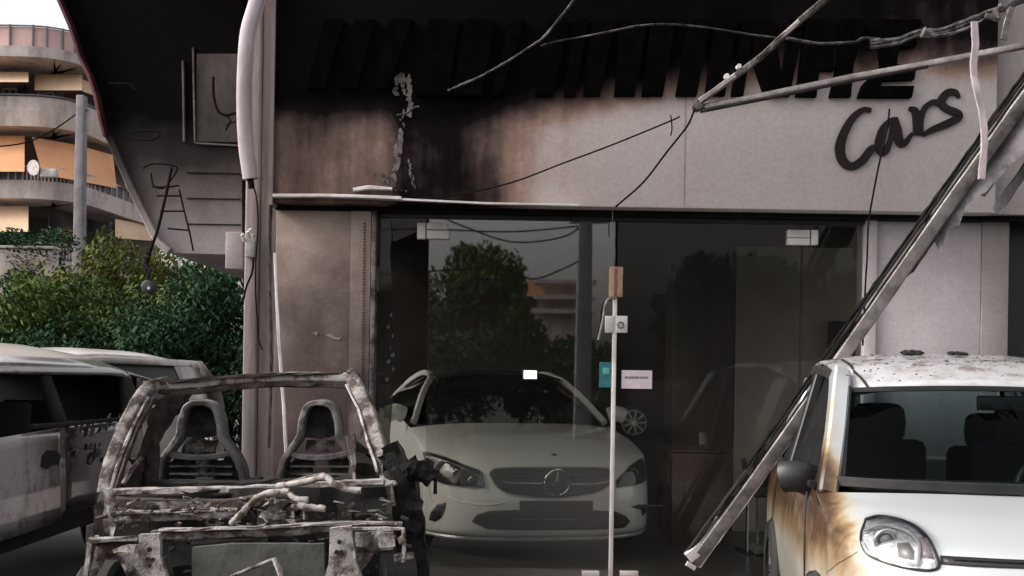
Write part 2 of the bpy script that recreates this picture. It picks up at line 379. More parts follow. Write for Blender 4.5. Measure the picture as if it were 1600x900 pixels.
# ------------------------------------------------------------------ ground
g = NG('asphalt'); n = g.noise(60, 6, .7, g.pos()); n2 = g.noise(1.2, 5, .6, g.pos())
c = g.mix(g.rng(n2, .35, .65), (.030, .028, .027, 1), (.055, .052, .050, 1)); c = g.mix(g.rng(n, .45, .7), c, (.09, .085, .08, 1))
sx = g.n('SeparateXYZ'); g.l(g.pos(), sx.inputs[0])
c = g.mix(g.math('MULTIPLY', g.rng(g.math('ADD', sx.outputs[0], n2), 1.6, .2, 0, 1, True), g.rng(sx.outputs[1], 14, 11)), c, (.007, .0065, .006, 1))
g.bsdf(c, .85, 0, n, .5); M['asphalt'] = g.m
tag(MB().add([(-400, -300, 0), (400, -300, 0), (400, 900, 0), (-400, 900, 0)], [(0, 1, 2, 3)]).build('ground', M['asphalt']), kind='structure')

# ------------------------------------------------------------------ shop building
GD = 5.80      # plane of the glass
FD = 5.60      # face of the fascia
shop = empty('shop_building', (1.0, 7.0, 0))
tag(shop, 'white car showroom with glass doors, its fascia blackened by soot', 'building')
def pz(py, D, px=800): return W(px, py, D).z
def pxx(px, D, py=585): return W(px, py, D).x
zl = 2.505   # underside of fascia
xL = pxx(424, FD, 300); xR = pxx(1556, FD, 300)
xg0 = pxx(583, GD, 500); xg1 = pxx(1347, GD, 450)
xw1 = pxx(1530, GD, 450)
# fascia box, with panel seams as shallow grooves
fas = MB().box((xL, FD, zl), (xR, FD + .22, 4.6)).build('fascia', M['fascia'], shop, bevel=.006)
fr = MB(); fr.box((xL - .012, FD - .02, zl - .02), (xL + .012, FD + .22, 4.6))
fr.build('fascia_edge_trim', M['column'], fas)
le = MB(); le.bar([W(428, 306, FD - .03), W(505, 306, FD - .03), W(560, 308, FD - .03), W(628, 311, FD - .03)], .022, .05, jit=.003)
le.bar([W(628, 312, FD - .03), W(760, 318, FD - .03), W(905, 321, FD - .03)], .014, .04, jit=.003)
le.bar([W(552, 296, FD - .02), W(575, 293, FD - .03), W(612, 295, FD - .02)], .022, .03, jit=.004)
le.build('bent_drip_edge', M['alu_clean'], fas)
# torn seam: peeled paint shards
def rag(px0, py0, px1, py1, n, w, D):
    l = []; r = []
    for i in range(n + 1):
        t = i / n; x = px0 + (px1 - px0) * t; y = py0 + (py1 - py0) * t
        l.append((x - w * random.uniform(.25, 1), y)); r.append((x + w * random.uniform(.25, 1), y))
    return pxs(l + r[::-1], D)
pe = MB()
def flakes(p0, p1, n, w, sz):
    for i in range(n):
        t = (i + random.random()) / n; x = p0[0] + (p1[0] - p0[0]) * t + random.uniform(-w, w); y = p0[1] + (p1[1] - p0[1]) * t; m = random.randint(5, 8)
        rr = sz * random.uniform(.4, 1.3); el = random.uniform(1.0, 2.4)
        pe.plate(pxs([(x + rr * random.uniform(.5, 1.1) * cos(2 * pi * k / m), y + rr * el * random.uniform(.5, 1.1) * sin(2 * pi * k / m)) for k in range(m)], FD - .0035 - random.random() * .002), Vector((0, .003, 0)))
flakes((621, 119), (617, 150), 10, 3, 4); flakes((640, 118), (643, 178), 13, 3, 4); flakes((620, 122), (642, 128), 9, 3, 5); flakes((632, 132), (636, 150), 5, 4, 3)
flakes((627, 170), (630, 215), 9, 4, 3); flakes((625, 208), (614, 293), 30, 4, 4); flakes((639, 250), (647, 293), 12, 2.5, 2.5); flakes((588, 272), (612, 288), 9, 6, 2.5); flakes((560, 290), (640, 299), 8, 5, 2)
tag(pe.build('peeling_paint', simple('peeled_grey_paint', (.17, .145, .14), .9, 0, (.05, .04, .037, 1), 22, .42, .6), fas), kind='stuff')
seam = MB()
for px in (1070,): seam.box((pxx(px, FD, 230) - .0015, FD - .0022, zl + .01), (pxx(px, FD, 230) + .0015, FD + .0, 3.25))
seam.build('panel_seam', simple('seam_grey', (.25, .22, .22), .9), fas)  # thin grey strip along the panel joint
# big charred sign letters
LD = FD - .035; LB = 149
def letter(poly): MB().plate(pxs(poly, LD), Vector((0, .033, 0))).build('letter', M['letter_black'], fas)
for b0, b1, t0, t1 in ((478, 506, 500, 530), (529, 557, 548, 580), (585, 604, 602, 640), (650, 700, 665, 712), (708, 752, 722, 770), (768, 782, 790, 812), (836, 864, 852, 884), (881, 899, 893, 915), (911, 938, 922, 957), (960, 992, 967, 1010), (1003, 1036, 1014, 1052), (1056, 1089, 1072, 1106), (1102, 1133, 1113, 1150), (1143, 1162, 1157, 1175)):
    ext = (t0 - b0) * .35; bb = 138 if b0 < 620 else LB
    letter([(b0, bb), (b1, bb), (t1 + ext, 30), (t0 + ext, 30)])
letter([(1195, 150), (1176, 92), (1179, 30), (1208, 30), (1222, 117), (1231, 60), (1233, 30), (1258, 30), (1234, 150)])
letter([(1244, 150), (1260, 30), (1300, 30), (1306, 60), (1303, 110), (1281, 110), (1276, 151)])
letter([(1297, 151), (1306, 110), (1312, 60), (1315, 30), (1352, 30), (1345, 72), (1334, 100), (1330, 151)])
letter([(1341, 152), (1348, 132), (1377, 102), (1368, 30), (1440, 30), (1432, 72), (1405, 74), (1402, 100), (1432, 104), (1429, 124), (1378, 126), (1377, 134), (1429, 134), (1425, 152)])
# script lettering Cars
def sc(p): return (1290 + p[0] / 5.626, 120 + p[1] / 5.626)
def stroke(pts, ws):
    P = smooth([W(*sc(p), FD - .014) for p in pts], 5); n = len(P); m = len(pts) - 1
    a = []; b = []
    for i, p in enumerate(P):
        d = (P[min(i + 1, n - 1)] - P[max(i - 1, 0)]).normalized(); q = Vector((-d.z, 0, d.x))
        t = i / (n - 1) * m; k = min(int(t), m - 1); w = (ws[k] + (ws[k + 1] - ws[k]) * (t - k)) * 1.12 / 5.626 * FD / F / 2
        a.append(p + q * w); b.append(p - q * w)
    mb = MB(); vs = []
    for x, y in zip(a, b): vs += [x, y, x + Vector((0, .013, 0)), y + Vector((0, .013, 0))]
    fs = []
    for i in range(n - 1):
        o = i * 4; u = o + 4
        fs += [(o, u, u + 1, o + 1), (o + 2, o + 3, u + 3, u + 2), (o, o + 2, u + 2, u), (o + 1, u + 1, u + 3, o + 3)]
    fs += [(0, 1, 3, 2), ((n - 1) * 4, (n - 1) * 4 + 2, (n - 1) * 4 + 3, (n - 1) * 4 + 1)]
    return mb.add(vs, fs)
def script(*strokes):
    mb = MB()
    for i, (p, w) in enumerate(strokes):
        s_ = stroke(p, w); mb.add([v + Vector((0, -.0015 * i, 0)) for v in s_.v], s_.f)
    mb.build('letter', M['script'], fas)
script(([(405, 292), (340, 288), (255, 345), (175, 470), (130, 610), (150, 730), (225, 785), (320, 740), (400, 640), (440, 610)], [30, 45, 55, 66, 78, 74, 62, 66, 62, 40]))
script(([(640, 375), (575, 385), (510, 460), (478, 570), (490, 650), (530, 650), (570, 560), (600, 420)], [40, 44, 62, 74, 70, 58, 40, 34]),
       ([(612, 365), (632, 470), (655, 575), (700, 580), (765, 495)], [46, 72, 66, 50, 26]), )
script(([(735, 275), (790, 300), (812, 400), (808, 510)], [28, 60, 74, 66]), ([(835, 505), (840, 390), (870, 280), (940, 225), (1005, 225)], [50, 42, 44, 46, 40]))
script(([(1180, 185), (1145, 135), (1075, 140), (1020, 215), (1060, 275), (1165, 320), (1160, 365), (1040, 425), (940, 465), (860, 512)], [20, 44, 60, 66, 56, 60, 64, 60, 52, 30]))

# walls round the shopfront
MB().box((xL, 5.70, 2.478), (xR + 1.6, 7.0, 2.503)).build('soffit', M['black_soot'], shop)
MB().box((-1.2, GD - .03, 2.452), (xg1 + .02, GD + .09, 2.474)).build('door_head_frame', M['black_plastic'], shop)
MB().box((pxx(428, 5.72), 5.72, 0), (pxx(571, 5.72), 5.86, 2.476)).build('wall_panel', M['panel'], shop, bevel=.004)
pp = MB(); pp.box((pxx(545, 5.7), 5.70, 0), (pxx(576, 5.7), 5.718, 2.474)); pp.build('panel_edge_strip', M['panel'], shop, bevel=.002)
hb = MB()
for i in range(62):
    z = 1.2 + i * .0195
    hb.box((pxx(566, 5.69) - .006, 5.692, z), (pxx(566, 5.69) + .006, 5.699, z + .008))
hb.build('perforated_bead', M['rust_metal'], shop)
jb = MB(); jb.box((pxx(577, 5.70), 5.70, 0), (pxx(584, 5.70), 5.86, 2.475)); jb.build('door_jamb', M['alu_burnt'], shop, bevel=.002)
pz_ = MB(); pz_.plate(pxs([(508, 523), (516, 521), (524, 527), (534, 527), (530, 531), (520, 530)], 5.714), Vector((0, .004, 0)))
pz_.plate(pxs([(488, 520), (497, 518), (495, 525)], 5.714), Vector((0, .004, 0)));
tag(pz_.build('exposed_plaster', simple('bare_plaster', (.30, .265, .25), .9), shop), kind='stuff')
MB().box((xg1, GD - .05, .10), (xg1 + .075, GD + .10, 2.476)).build('door_jamb', M['white_wall'], shop, bevel=.004)
MB().box((xg1 + .077, GD - .02, 0), (xw1, GD + .2, 2.476)).build('white_wall_panel', M['white_wall'], shop, bevel=.004)
xr2 = pxx(1572, GD, 450)
MB().box((xw1 + .002, GD - .03, 0), (xr2, GD + .34, 2.6)).build('return_wall', M['grey_wall'], shop, bevel=.004)
MB().box((xR + .003, FD + .05, 2.508), (xR + 3.2, FD + .4, 4.6)).build('upper_wall', M['grey_wall'], shop)
MB().box((xr2 + .002, GD + .1, .0), (xr2 + .9, GD + .2, 2.50)).build('dark_opening_sheet', M['black_plastic'], shop)  # black sheet stands in for the shade of a dark opening
# column at the left corner and pipe beside it
xc0, xc1 = pxx(379, 5.74), pxx(420, 5.74)
cl = MB(); cl.box((xc0, 5.74, 0), (xc0 + .085, 5.95, 4.6)); cl.build('corner_column', M['column'], shop, bevel=.01)
cl = MB(); cl.box((xc0 + .087, 5.78, 0), (xL + .0, 5.95, 4.6)); cl.build('corner_pilaster', M['column'], shop, bevel=.006)
MB().box((xL - .1, 5.96, 2.8), (xL + .1, 9.5, 4.6)).build('side_wall', M['side'], shop)
MB().box((xL - .1, 5.96, 0), (xL + .1, 9.5, .35)).build('side_plinth', M['side'], shop)
MB().box((xL - .02, 6.0, .352), (xL - .01, 9.38, 2.798)).build('added_side_glazing', glass('tinted_added_glass', 1.4, (.58, .575, .56, 1), .02), shop)  # unseen glazing added to let daylight from the left onto the saloon
# upper storeys, and an unseen balcony slab added to shade the fascia
MB().box((-3.0, 5.5, 4.62), (7.5, 9.5, 4.85)).build('balcony_slab', M['black_soot'], shop)
MB().box((-3.0, 6.4, 4.86), (7.5, 12.0, 9.5)).build('upper_storey', M['grey_wall'], shop)
MB().box((-1.6, 9.4, .1), (5.6, 9.6, 4.6)).build('rear_wall', M['int_back'], shop)
MB().box((xL + .12, 5.95, .0), (5.6, 9.38, .10)).build('showroom_floor', M['int_floor'], shop)
MB().box((xg0 - .2, 5.5, 0), (xg1 + .1, 5.948, .13)).build('threshold_step', M['grey_wall'], shop, bevel=.01)
MB().box((xL + .12, 5.9, 2.95), (5.6, 9.38, 3.0)).build('showroom_ceiling', M['int_ceiling'], shop)
MB().box((pxx(1148, 7.9), 7.9, .1), (5.6, 8.0, 2.94)).build('partition_wall', M['int_wall'], shop)
MB().box((5.5, 6.0, .142), (5.51, 7.88, 2.94)).build('added_side_glazing', M['added_glass_clear'], shop)  # unseen glazed side, added so more daylight reaches the showroom
cb = MB(); cb.box((pxx(1052, 7.85), 7.85, .1), (pxx(1146, 7.85), 8.3, 2.94)); cb.build('brown_pilaster', M['brown_cab'], shop, bevel=.01)
MB().box((pxx(1295, 7.85), 7.83, .9), (pxx(1350, 7.85), 7.897, pz(494, 7.85))).build('dark_wall_panel', simple('dark_green_board', (.02, .035, .02), .5), shop, bevel=.004)
sp = MB()
sp.box((pxx(1167, 7.89) , 7.885, pz(376, 7.89)), (pxx(1172, 7.89), 7.898, pz(366, 7.89))); sp.build('wall_switch', M['black_plastic'], shop)
sp = MB(); sp.box((pxx(1168, 7.89), 7.885, pz(395, 7.89)), (pxx(1171, 7.89), 7.898, pz(390, 7.89))); sp.build('wall_switch', M['black_plastic'], shop)

# glass: left broken pane, two leaves, fixed pane
def gpane(px0, px1, D=GD, y0=338, y1=896, name='glass_door', mat='glass'):
    return MB().box((pxx(px0, D), D, .142), (pxx(px1, D), D + .01, 2.450)).build(name, M[mat], shop)
g1 = MB(); edge = [(611, 335), (612, 370), (609, 400), (612, 430), (611, 470), (614, 490), (610, 508), (616, 522), (612, 540), (618, 552), (611, 562), (617, 574), (609, 590), (614, 620), (609, 680), (612, 760), (609, 850)]
g1.plate(pxs([(586, 333)] + edge + [(586, 850)], GD), Vector((0, .01, 0))).build('broken_glass_pane', M['glass_soot'], shop)
g1 = MB()
for (a, b) in zip(edge[5:13], edge[6:14]):
    x, y = a; q_ = random.uniform(.3, 1); g1.plate(pxs([(x - 9 * q_, y + 3), (x - 2, y - 2), (x - 1, y + 5 * q_), (x - 6 * q_, y + 7)], GD - .004), Vector((0, .003, 0)))
g1.plate(pxs([(588, 415), (593, 418), (592, 458), (588, 455)], GD - .004), Vector((0, .003, 0)))
tag(g1.build('glass_fragments', simple('crazed_glass', (.11, .115, .11), .4, 0, (.05, .05, .05, 1), 30), shop), kind='stuff')
leaf1 = gpane(667, 957.5, mat='glass_mirror')
leaf2 = gpane(962, 1249)
gpane(1252, 1346, name='fixed_glass_pane')
g1 = MB(); g1.plate(pxs([(640, 339), (666, 338), (666, 362), (652, 362), (614, 378), (612, 337)], GD + .001), Vector((0, .009, 0)))
g1.build('broken_glass_pane', M['glass'], shop)
def fit(px0, px1, py0, py1, parent, D=GD, name='patch_fitting'):
    a = W(px0, py1, D); b = W(px1, py0, D)
    return MB().box((a.x, D - .022, a.z), (b.x, D + .03, b.z)).build(name, M['alu_clean'], parent, bevel=.003)
f1 = fit(667, 702, 361, 373.5, leaf1); fit(652, 665.5, 349, 373.5, leaf1); fit(667, 700, 349.5, 359, leaf1)
fit(1229, 1264, 373, 383, leaf2); fit(1229, 1264, 360, 371.5, leaf2); fit(1266, 1277, 360, 383, leaf2)
fit(945, 958.5, 494, 520, leaf1, name='lock_case'); lk = fit(962, 980, 494, 520, leaf2, name='lock_case')
MB().ring(W(970, 508, GD - .03), .019, .004).build('lock_cylinder', M['alu_burnt'], lk)
fit(909, 936, 892, 899, leaf1); fit(968, 997, 892, 899, leaf2)
MB().box((W(957, 500, GD).x, GD - .018, .15), (W(963.5, 500, GD).x, GD + .02, W(960, 466, GD).z)).build('door_edge_profile', M['alu_clean'], leaf1, bevel=.004)
ds = MB(); a = W(960, 466, GD); ds.box((a.x - .002, GD - .003, a.z), (a.x + .002, GD + .012, 2.450)); ds.build('glass_edge', M['alu_burnt'], leaf1)
tp = MB().box((W(951, 440, GD).x, GD - .045, W(960, 465, GD).z), (W(972, 440, GD).x, GD + .035, W(960, 418, GD).z)).build('tape_wrapping', M['tape'], leaf1, bevel=.004)
MB().box((W(958.5, 440, GD).x, GD - .047, W(960, 464, GD).z), (W(963, 440, GD).x, GD - .043, W(960, 420, GD).z)).build('tape_seam', M['tape_dk'], tp)
MB().tube(smooth([W(961, 466, GD - .05), W(951, 467, GD - .07), W(945, 478, GD - .07), W(942, 500, GD - .07), W(935, 531, GD - .06)], 5), .009, 8).build('loose_handle_strip', M['alu'], leaf1, smooth_=True)
# label and sticker on the doors
a = W(971, 607, GD - .004); b = W(1019, 579, GD - .004)
lb = MB().box((a.x, GD - .006, a.z), (b.x, GD - .002, b.z)).build('paper_label', M['paper'], leaf2)
ink = MB(); random.seed(3)
x = a.x + .022
while x < b.x - .03:
    w = random.uniform(.006, .011); h = random.choice((.012, .016, .02)); zc = a.z + .073
    ink.box((x, GD - .0075, zc - h / 2), (x + w * .45, GD - .0062, zc + h / 2))
    if random.random() < .7: ink.box((x, GD - .0078, zc - .0015), (x + w, GD - .0064, zc + .0022))
    x += w + .003
ink.build('label_text', M['ink'], lb)
a = W(936, 605, GD - .004); b = W(957, 566, GD - .004)
stk = MB().box((a.x, GD - .006, a.z), (b.x, GD - .002, b.z)).build('teal_sticker', M['teal'], leaf1)
q = W(947, 580, GD); MB().box((q.x - .022, GD - .009, q.z - .022), (q.x + .022, GD - .0065, q.z + .022)).build('sticker_symbol', M['teal_lt'], stk, bevel=.002)

# overhanging charred bay on the left
BD = 6.05
bay_o = [(378, 398), (263, 395), (243, 378), (200, 290), (168, 215), (160, 190), (150, 148), (128, 92), (95, 0), (60, -90), (378, -90)]
bay = MB().plate(pxs(bay_o, BD), Vector((0, 2.0, 0))).build('overhanging_bay', M['side'], shop)
MB().bar(pxs([(60, -90), (94, 0), (112, 42), (128, 92), (142, 120), (152, 150), (160, 190), (166, 214)], BD - .03), .022, .08).build('edge_trim', M['red_trim'], bay)
MB().bar(pxs([(172, 214), (205, 292), (247, 378), (265, 393)], BD - .02), .05, .05).build('slanted_edge_profile', M['side'], bay)
bd = MB()
for p in ([(286, 95), (288, 222)], [(302, 75), (305, 224)], [(306, 224), (375, 228)]):
    bd.bar(pxs(p, BD - .01), .012, .02)
bd.build('window_frame', simple('sooty_frame', (.12, .105, .10), .8, 0, (.02, .018, .018, 1), 6), bay)
MB().plate(pxs([(307, 84), (374, 84), (374, 222), (307, 221)], BD - .012), Vector((0, .01, 0))).build('window_shutter', simple('sooty_brown_shutter', (.085, .068, .060), .85, 0, (.025, .02, .018, 1), 3, .38, .62, stretch=(1, 1, .5)), bay)
bd = MB()
for y in (270, 310, 350): bd.box((W(292, y, BD).x, BD - .006, W(300, y + 1, BD).z), (W(376, y, BD).x, BD - .001, W(300, y - .6, BD).z))
bd.build('board_joint', M['black_soot'], bay)
def loop(pts, r=.006, D=BD - .09, n='cable_bracket'):
    MB().tube(smooth(pxs(pts, D), 4), r, 6).build(n, M['wire'], bay)
loop([(203, 207), (225, 204), (250, 207), (240, 218), (215, 218), (203, 214)])
loop([(224, 262), (240, 256), (268, 258), (277, 264), (268, 280), (255, 294), (240, 290), (236, 270)])
loop([(170, 130), (200, 131), (212, 140)], .005)
loop([(238, 292), (262, 292), (280, 290)]); loop([(245, 306), (283, 306)]); loop([(250, 330), (288, 330)]); loop([(262, 357), (295, 360)])
loop([(280, 296), (288, 330), (296, 362), (302, 392)])
loop([(333, 120), (334, 150), (340, 172), (352, 180), (372, 176)], .009)
loop([(354, 180), (360, 190), (352, 204)], .006); loop([(352, 196), (362, 192), (374, 188)], .005)
MB().box((W(352, 400, 5.9).x, 5.9, W(360, 420, 5.9).z), (W(379, 400, 5.9).x, 6.04, W(360, 362, 5.9).z)).build('meter_box', M['side'], shop, bevel=.006)
jx = MB(); a = W(383, 402, 5.7); b = W(399, 374, 5.7); jx.box((a.x, 5.69, a.z), (b.x, 5.738, b.z))
jx.build('junction_box', simple('grey_plastic_box', (.42, .40, .40), .5), shop, bevel=.006)
jx = MB()
for x, y in ((378, 366), (386, 362), (394, 366), (390, 358)): jx.tube([W(x, y, 5.68), W(x + 4, y + 10, 5.7)], .012, 8)
jx.build('cable_gland', M['alu_clean'], shop)

# hanging tubes, wires, fallen frame ---------------------------------------------------------------
def cable(name, pts, Ds, r, mat, label, cat='cable', sub=6, k=6, group=None, jit=0):
    if not isinstance(Ds, (list, tuple)): Ds = [Ds] * len(pts)
    P = [W(x, y, d) for (x, y), d in zip(pts, Ds)]
    return tag(MB().tube(smooth(P, sub), r, k, jit=jit).build(name, M[mat], None, smooth_=True, split=80), label, cat, group)
o = empty('bent_tube', W(390, 292, 5.55)); tag(o, 'pale bent plastic tube hanging down the left corner of the burnt shop', 'tube')
MB().bar(smooth(pxs([(412, -60), (402, 0), (388, 50), (383, 110), (382, 170), (385, 230), (392, 280)], 5.55), 5), .088, .06).build('tube_shell', M['pipe_white'], o, smooth_=True, split=60)
MB().tube([W(391, 278, 5.55), W(393, 294, 5.55)], .02, 10).build('charred_end', M['wire'], o)
cable('dangling_cable', [(392, 285), (400, 305), (403, 350), (400, 400), (399, 450), (402, 500), (404, 530), (410, 547)], 5.66, .005, 'wire', 'thin black cable dangling down the corner column to a hooked end')
cable('dangling_cable', [(396, 402), (394, 425), (385, 448), (380, 470)], 5.66, .007, 'wire', 'short black cable looping below the grey junction box')
o = tag(MB().bar(pxs([(430, 395), (433, 470), (437, 540), (444, 640), (448, 720)], 5.62), .02, .02, jit=.001).build('leaning_strip', M['alu_clean'], None), 'thin pale metal strip leaning against the scorched wall panel', 'strip')
o = tag(MB().bar(pxs([(423, 320), (421, 420), (424, 560), (420, 700)], 5.64), .018, .02, jit=.002, seg=.05).build('rusty_strip', M['rust_metal'], None), 'narrow rusty strip standing in the joint between column and wall panel', 'strip')
o = empty('hanging_lamp_cable', W(232, 455, 5.4)); tag(o, 'charred black cable hanging from the bay with a round lamp head at its end', 'cable')
MB().tube(smooth(pxs([(268, 262), (258, 310), (246, 360), (234, 395), (229, 420), (230, 440)], 5.4), 5), .009, 8, jit=.001).build('cable', M['wire'], o)
b = MB(); 
for i in range(7): b.tube([W(229 + random.uniform(-6, 6), 395 + i * 7, 5.4), W(233 + random.uniform(-5, 5), 402 + i * 7, 5.4)], .012, 6)
b.build('melted_insulation', M['char'], o)
MB().disc(W(231, 448, 5.38), .042, (0, 1, 0), .05, 16).build('lamp_head', M['black_plastic'], o, bevel=.006)
MB().disc(W(232, 450, 5.375), .010, (0, 1, 0), .006, 12).build('bulb', M['dish'], o)

cable('hanging_wire', [(1086, 170), (1075, 195), (1060, 215), (1040, 240), (1005, 285), (962, 323)], [5.2, 5.25, 5.3, 5.35, 5.45, 5.55], .006, 'wire', 'dark wire sagging from the frame elbow down to the top of the glass doors')
cable('hanging_wire', [(1062, 182), (1050, 188), (960, 225), (880, 255), (800, 285), (720, 303), (645, 312)], [5.3, 5.32, 5.4, 5.45, 5.5, 5.54, 5.56], .005, 'wire', 'long thin wire crossing the pale fascia to its scorched lower left edge')
cable('hanging_wire', [(1048, 180), (1050, 200), (1048, 212)], 5.33, .004, 'wire', 'short wire stub joining the two wires below the frame elbow')
cable('hanging_wire', [(1390, 170), (1386, 200), (1376, 245), (1365, 300), (1357, 350), (1355, 400), (1352, 450), (1348, 540)], 5.52, .006, 'wire', 'dark wire hanging through the script lettering down past the white wall')
cable('hanging_wire', [(957, 324), (957, 362)], 5.7, .004, 'alu', 'pale wire end hanging at the top of the gap between the door leaves')
cable('burnt_wire', [(620, 180), (635, 177), (648, 168), (655, 167)], 5.5, .007, 'wire_ash', 'broken wire end with grey ash sticking out of the torn fascia seam')
cable('burnt_wire', [(700, 142), (722, 132), (750, 120), (790, 98), (830, 72), (850, 58), (880, 22), (905, -10)], [5.5, 5.48, 5.42, 5.35, 5.25, 5.2, 5.1, 5.0], .008, 'wire_ash', 'ash coated wire slanting up from the charred sign letters', jit=.002)
cable('burnt_wire', [(845, 72), (870, 65), (940, 52), (1000, 40), (1050, 38), (1110, 44), (1180, 55), (1240, 62)], 5.2, .006, 'wire_ash', 'thin ash grey wire arching across the blackened top of the fascia', jit=.0015)
cable('burnt_wire', [(1230, 60), (1280, 68), (1333, 66), (1350, 60), (1375, 62)], 5.0, .009, 'wire_ash', 'sagging burnt wire above the sign letters near the script lettering', jit=.002)
# knotted cable bundle at the upper right
o = empty('cable_bundle', W(1570, 60, 4.6)); tag(o, 'knotted bundle of ash covered cables drooping across the upper right corner', 'cable bundle')
for k, (dy, r) in enumerate(((0, .012), (9, .009), (4, .008))):
    pts = [(1360, 66 + dy), (1400, 60 + dy), (1438, 50 + dy * .6), (1470, 47 + dy), (1510, 34 + dy), (1545, 18 + dy), (1580, 6 + dy * .5), (1640, -20 + dy)]
    MB().tube(smooth([W(x, y + random.uniform(-2, 2), 4.9 - i * .05) for i, (x, y) in enumerate(pts)], 5), r, 7, jit=.002).build('strand', M['wire_ash'], o)
for (x, y, r) in ((1442, 50, .028), (1560, 12, .024), (1500, 38, .016)):
    kb = MB(); kb.disc(W(x, y, 4.72), r, (1, 0, -.3), r * 1.6, 10, r * .6); kb.build('knot', M['alu'], o, smooth_=True)
MB().bar(smooth(pxs([(1583, 4), (1578, 20), (1572, 40), (1568, 62)], 4.6), 3), .03, .012, jit=.002).build('drooping_end', M['alu'], o)
MB().tube(smooth(pxs([(1555, 15), (1560, 30), (1552, 28), (1540, 24)], 4.62), 3), .012, 7, jit=.001).build('strand', M['alu'], o)

# the collapsed awning arms
E = W(1090, 165, 5.2)
o = empty('awning_arm', E); tag(o, 'bent folding awning arm with an elbow pointing left across the charred sign', 'awning arm')
MB().bar([W(1092, 160, 5.2), W(1150, 118, 5.1), W(1190, 88, 5.02), W(1250, 32, 4.9), W(1300, -10, 4.8)], .034, .034, seg=.06, jit=.0012).build('upper_arm', M['alu_burnt'], o, bevel=.002)
MB().bar([W(1093, 158, 5.17), W(1120, 139, 5.13), W(1150, 117, 5.07)], .028, .03, seg=.05, jit=.001).build('bare_metal_sleeve', M['alu'], o)
MB().bar([W(1205, 72, 4.96), W(1230, 50, 4.92), W(1250, 32, 4.87)], .026, .03, seg=.05, jit=.002).build('bare_metal_sleeve', M['alu'], o)
MB().bar([W(1092, 169, 5.2), W(1200, 148, 5.1), W(1330, 121, 4.95), W(1450, 100, 4.85), W(1560, 79, 4.7), W(1640, 64, 4.6)], .034, .032).build('lower_arm', M['alu'], o, bevel=.003)
MB().bar([W(1094, 174.5, 5.19), W(1200, 153.5, 5.09), W(1330, 126.5, 4.94), W(1450, 104, 4.84)], .012, .034).build('arm_groove', M['char'], o)
MB().disc(E + Vector((0, -.03, 0)), .032, (0, 1, 0), .06, 14).build('elbow_joint', M['alu_burnt'], o, bevel=.003)
for x, y, D in ((1136, 118, 5.1), (1155, 103, 5.06)):
    MB().disc(W(x, y, D), .014, (0, 1, 0), .03, 10).build('bolt', M['alu_clean'], o)
# long fallen bar with fabric
o = empty('fallen_awning_bar', W(1085, 885, 5.45)); tag(o, 'long sooty aluminium awning bar leaning diagonally from the doorway over the right car', 'awning bar')
line = [(1083, 878, 5.45), (1180, 745, 5.3), (1300, 575, 5.15), (1400, 432, 4.98), (1500, 290, 4.82), (1600, 150, 4.66), (1700, 10, 4.5)]
def off(dx, dy, sel=None): return [W(x + dx, y + dy, D) for x, y, D in (sel or line)]
MB().bar(off(2, 1), .078, .05, seg=.1, jit=.0015).build('main_tube', M['alu'], o, bevel=.003)
MB().bar(off(-13, -10), .016, .045, seg=.07, jit=.003).build('charred_side_rail', M['char'], o)
MB().bar(off(-16, -13, line[1:]), .006, .03, seg=.05, jit=.004).build('melted_edge', M['wire'], o)
MB().bar(off(9, 7, line[:3]), .014, .04, seg=.07, jit=.002).build('lower_lip', M['alu_clean'], o)
MB().bar([W(1075, 872, 5.43), W(1100, 852, 5.42), W(1128, 812, 5.4)], .07, .03, seg=.06, jit=.002).build('bare_end_cap', M['alu_clean'], o)
MB().bar([W(1073, 880, 5.43), W(1086, 888, 5.43)], .03, .03).build('end_plug', M['dish'], o)
fb = MB()
top = [(1402, 440), (1440, 385), (1480, 330), (1530, 262), (1600, 165), (1680, 60)]
bot = [(1392, 452), (1428, 425), (1450, 392), (1462, 374), (1470, 396), (1480, 358), (1500, 352), (1508, 322), (1540, 300), (1575, 262), (1640, 205), (1720, 120)]
fb.plate([W(x, y, 5.0 - (x - 1400) * .0016) for x, y in top + bot[::-1]], Vector((0, .008, 0)), seg=.05, jit=.006)
fb.build('torn_fabric', M['fabric'], o, smooth_=True)
MB().bar(off(34, 16, line[4:]), .03, .02, seg=.07, jit=.002).build('fabric_roller', M['alu'], o)
MB().bar(off(56, 40, line[4:]), .05, .02, seg=.07, jit=.004).build('rolled_fabric', M['fabric'], o)
# hanging pale strip
tag(MB().bar(smooth(pxs([(1522, 34), (1524, 70), (1521, 105), (1526, 140), (1535, 180), (1538, 225), (1533, 280)], 4.55), 4), .033, .012, jit=.002).build('hanging_strip', M['pipe_white'], None, smooth_=True), 'wavy pale strip hanging from the cable bundle to the right of the script lettering', 'strip')

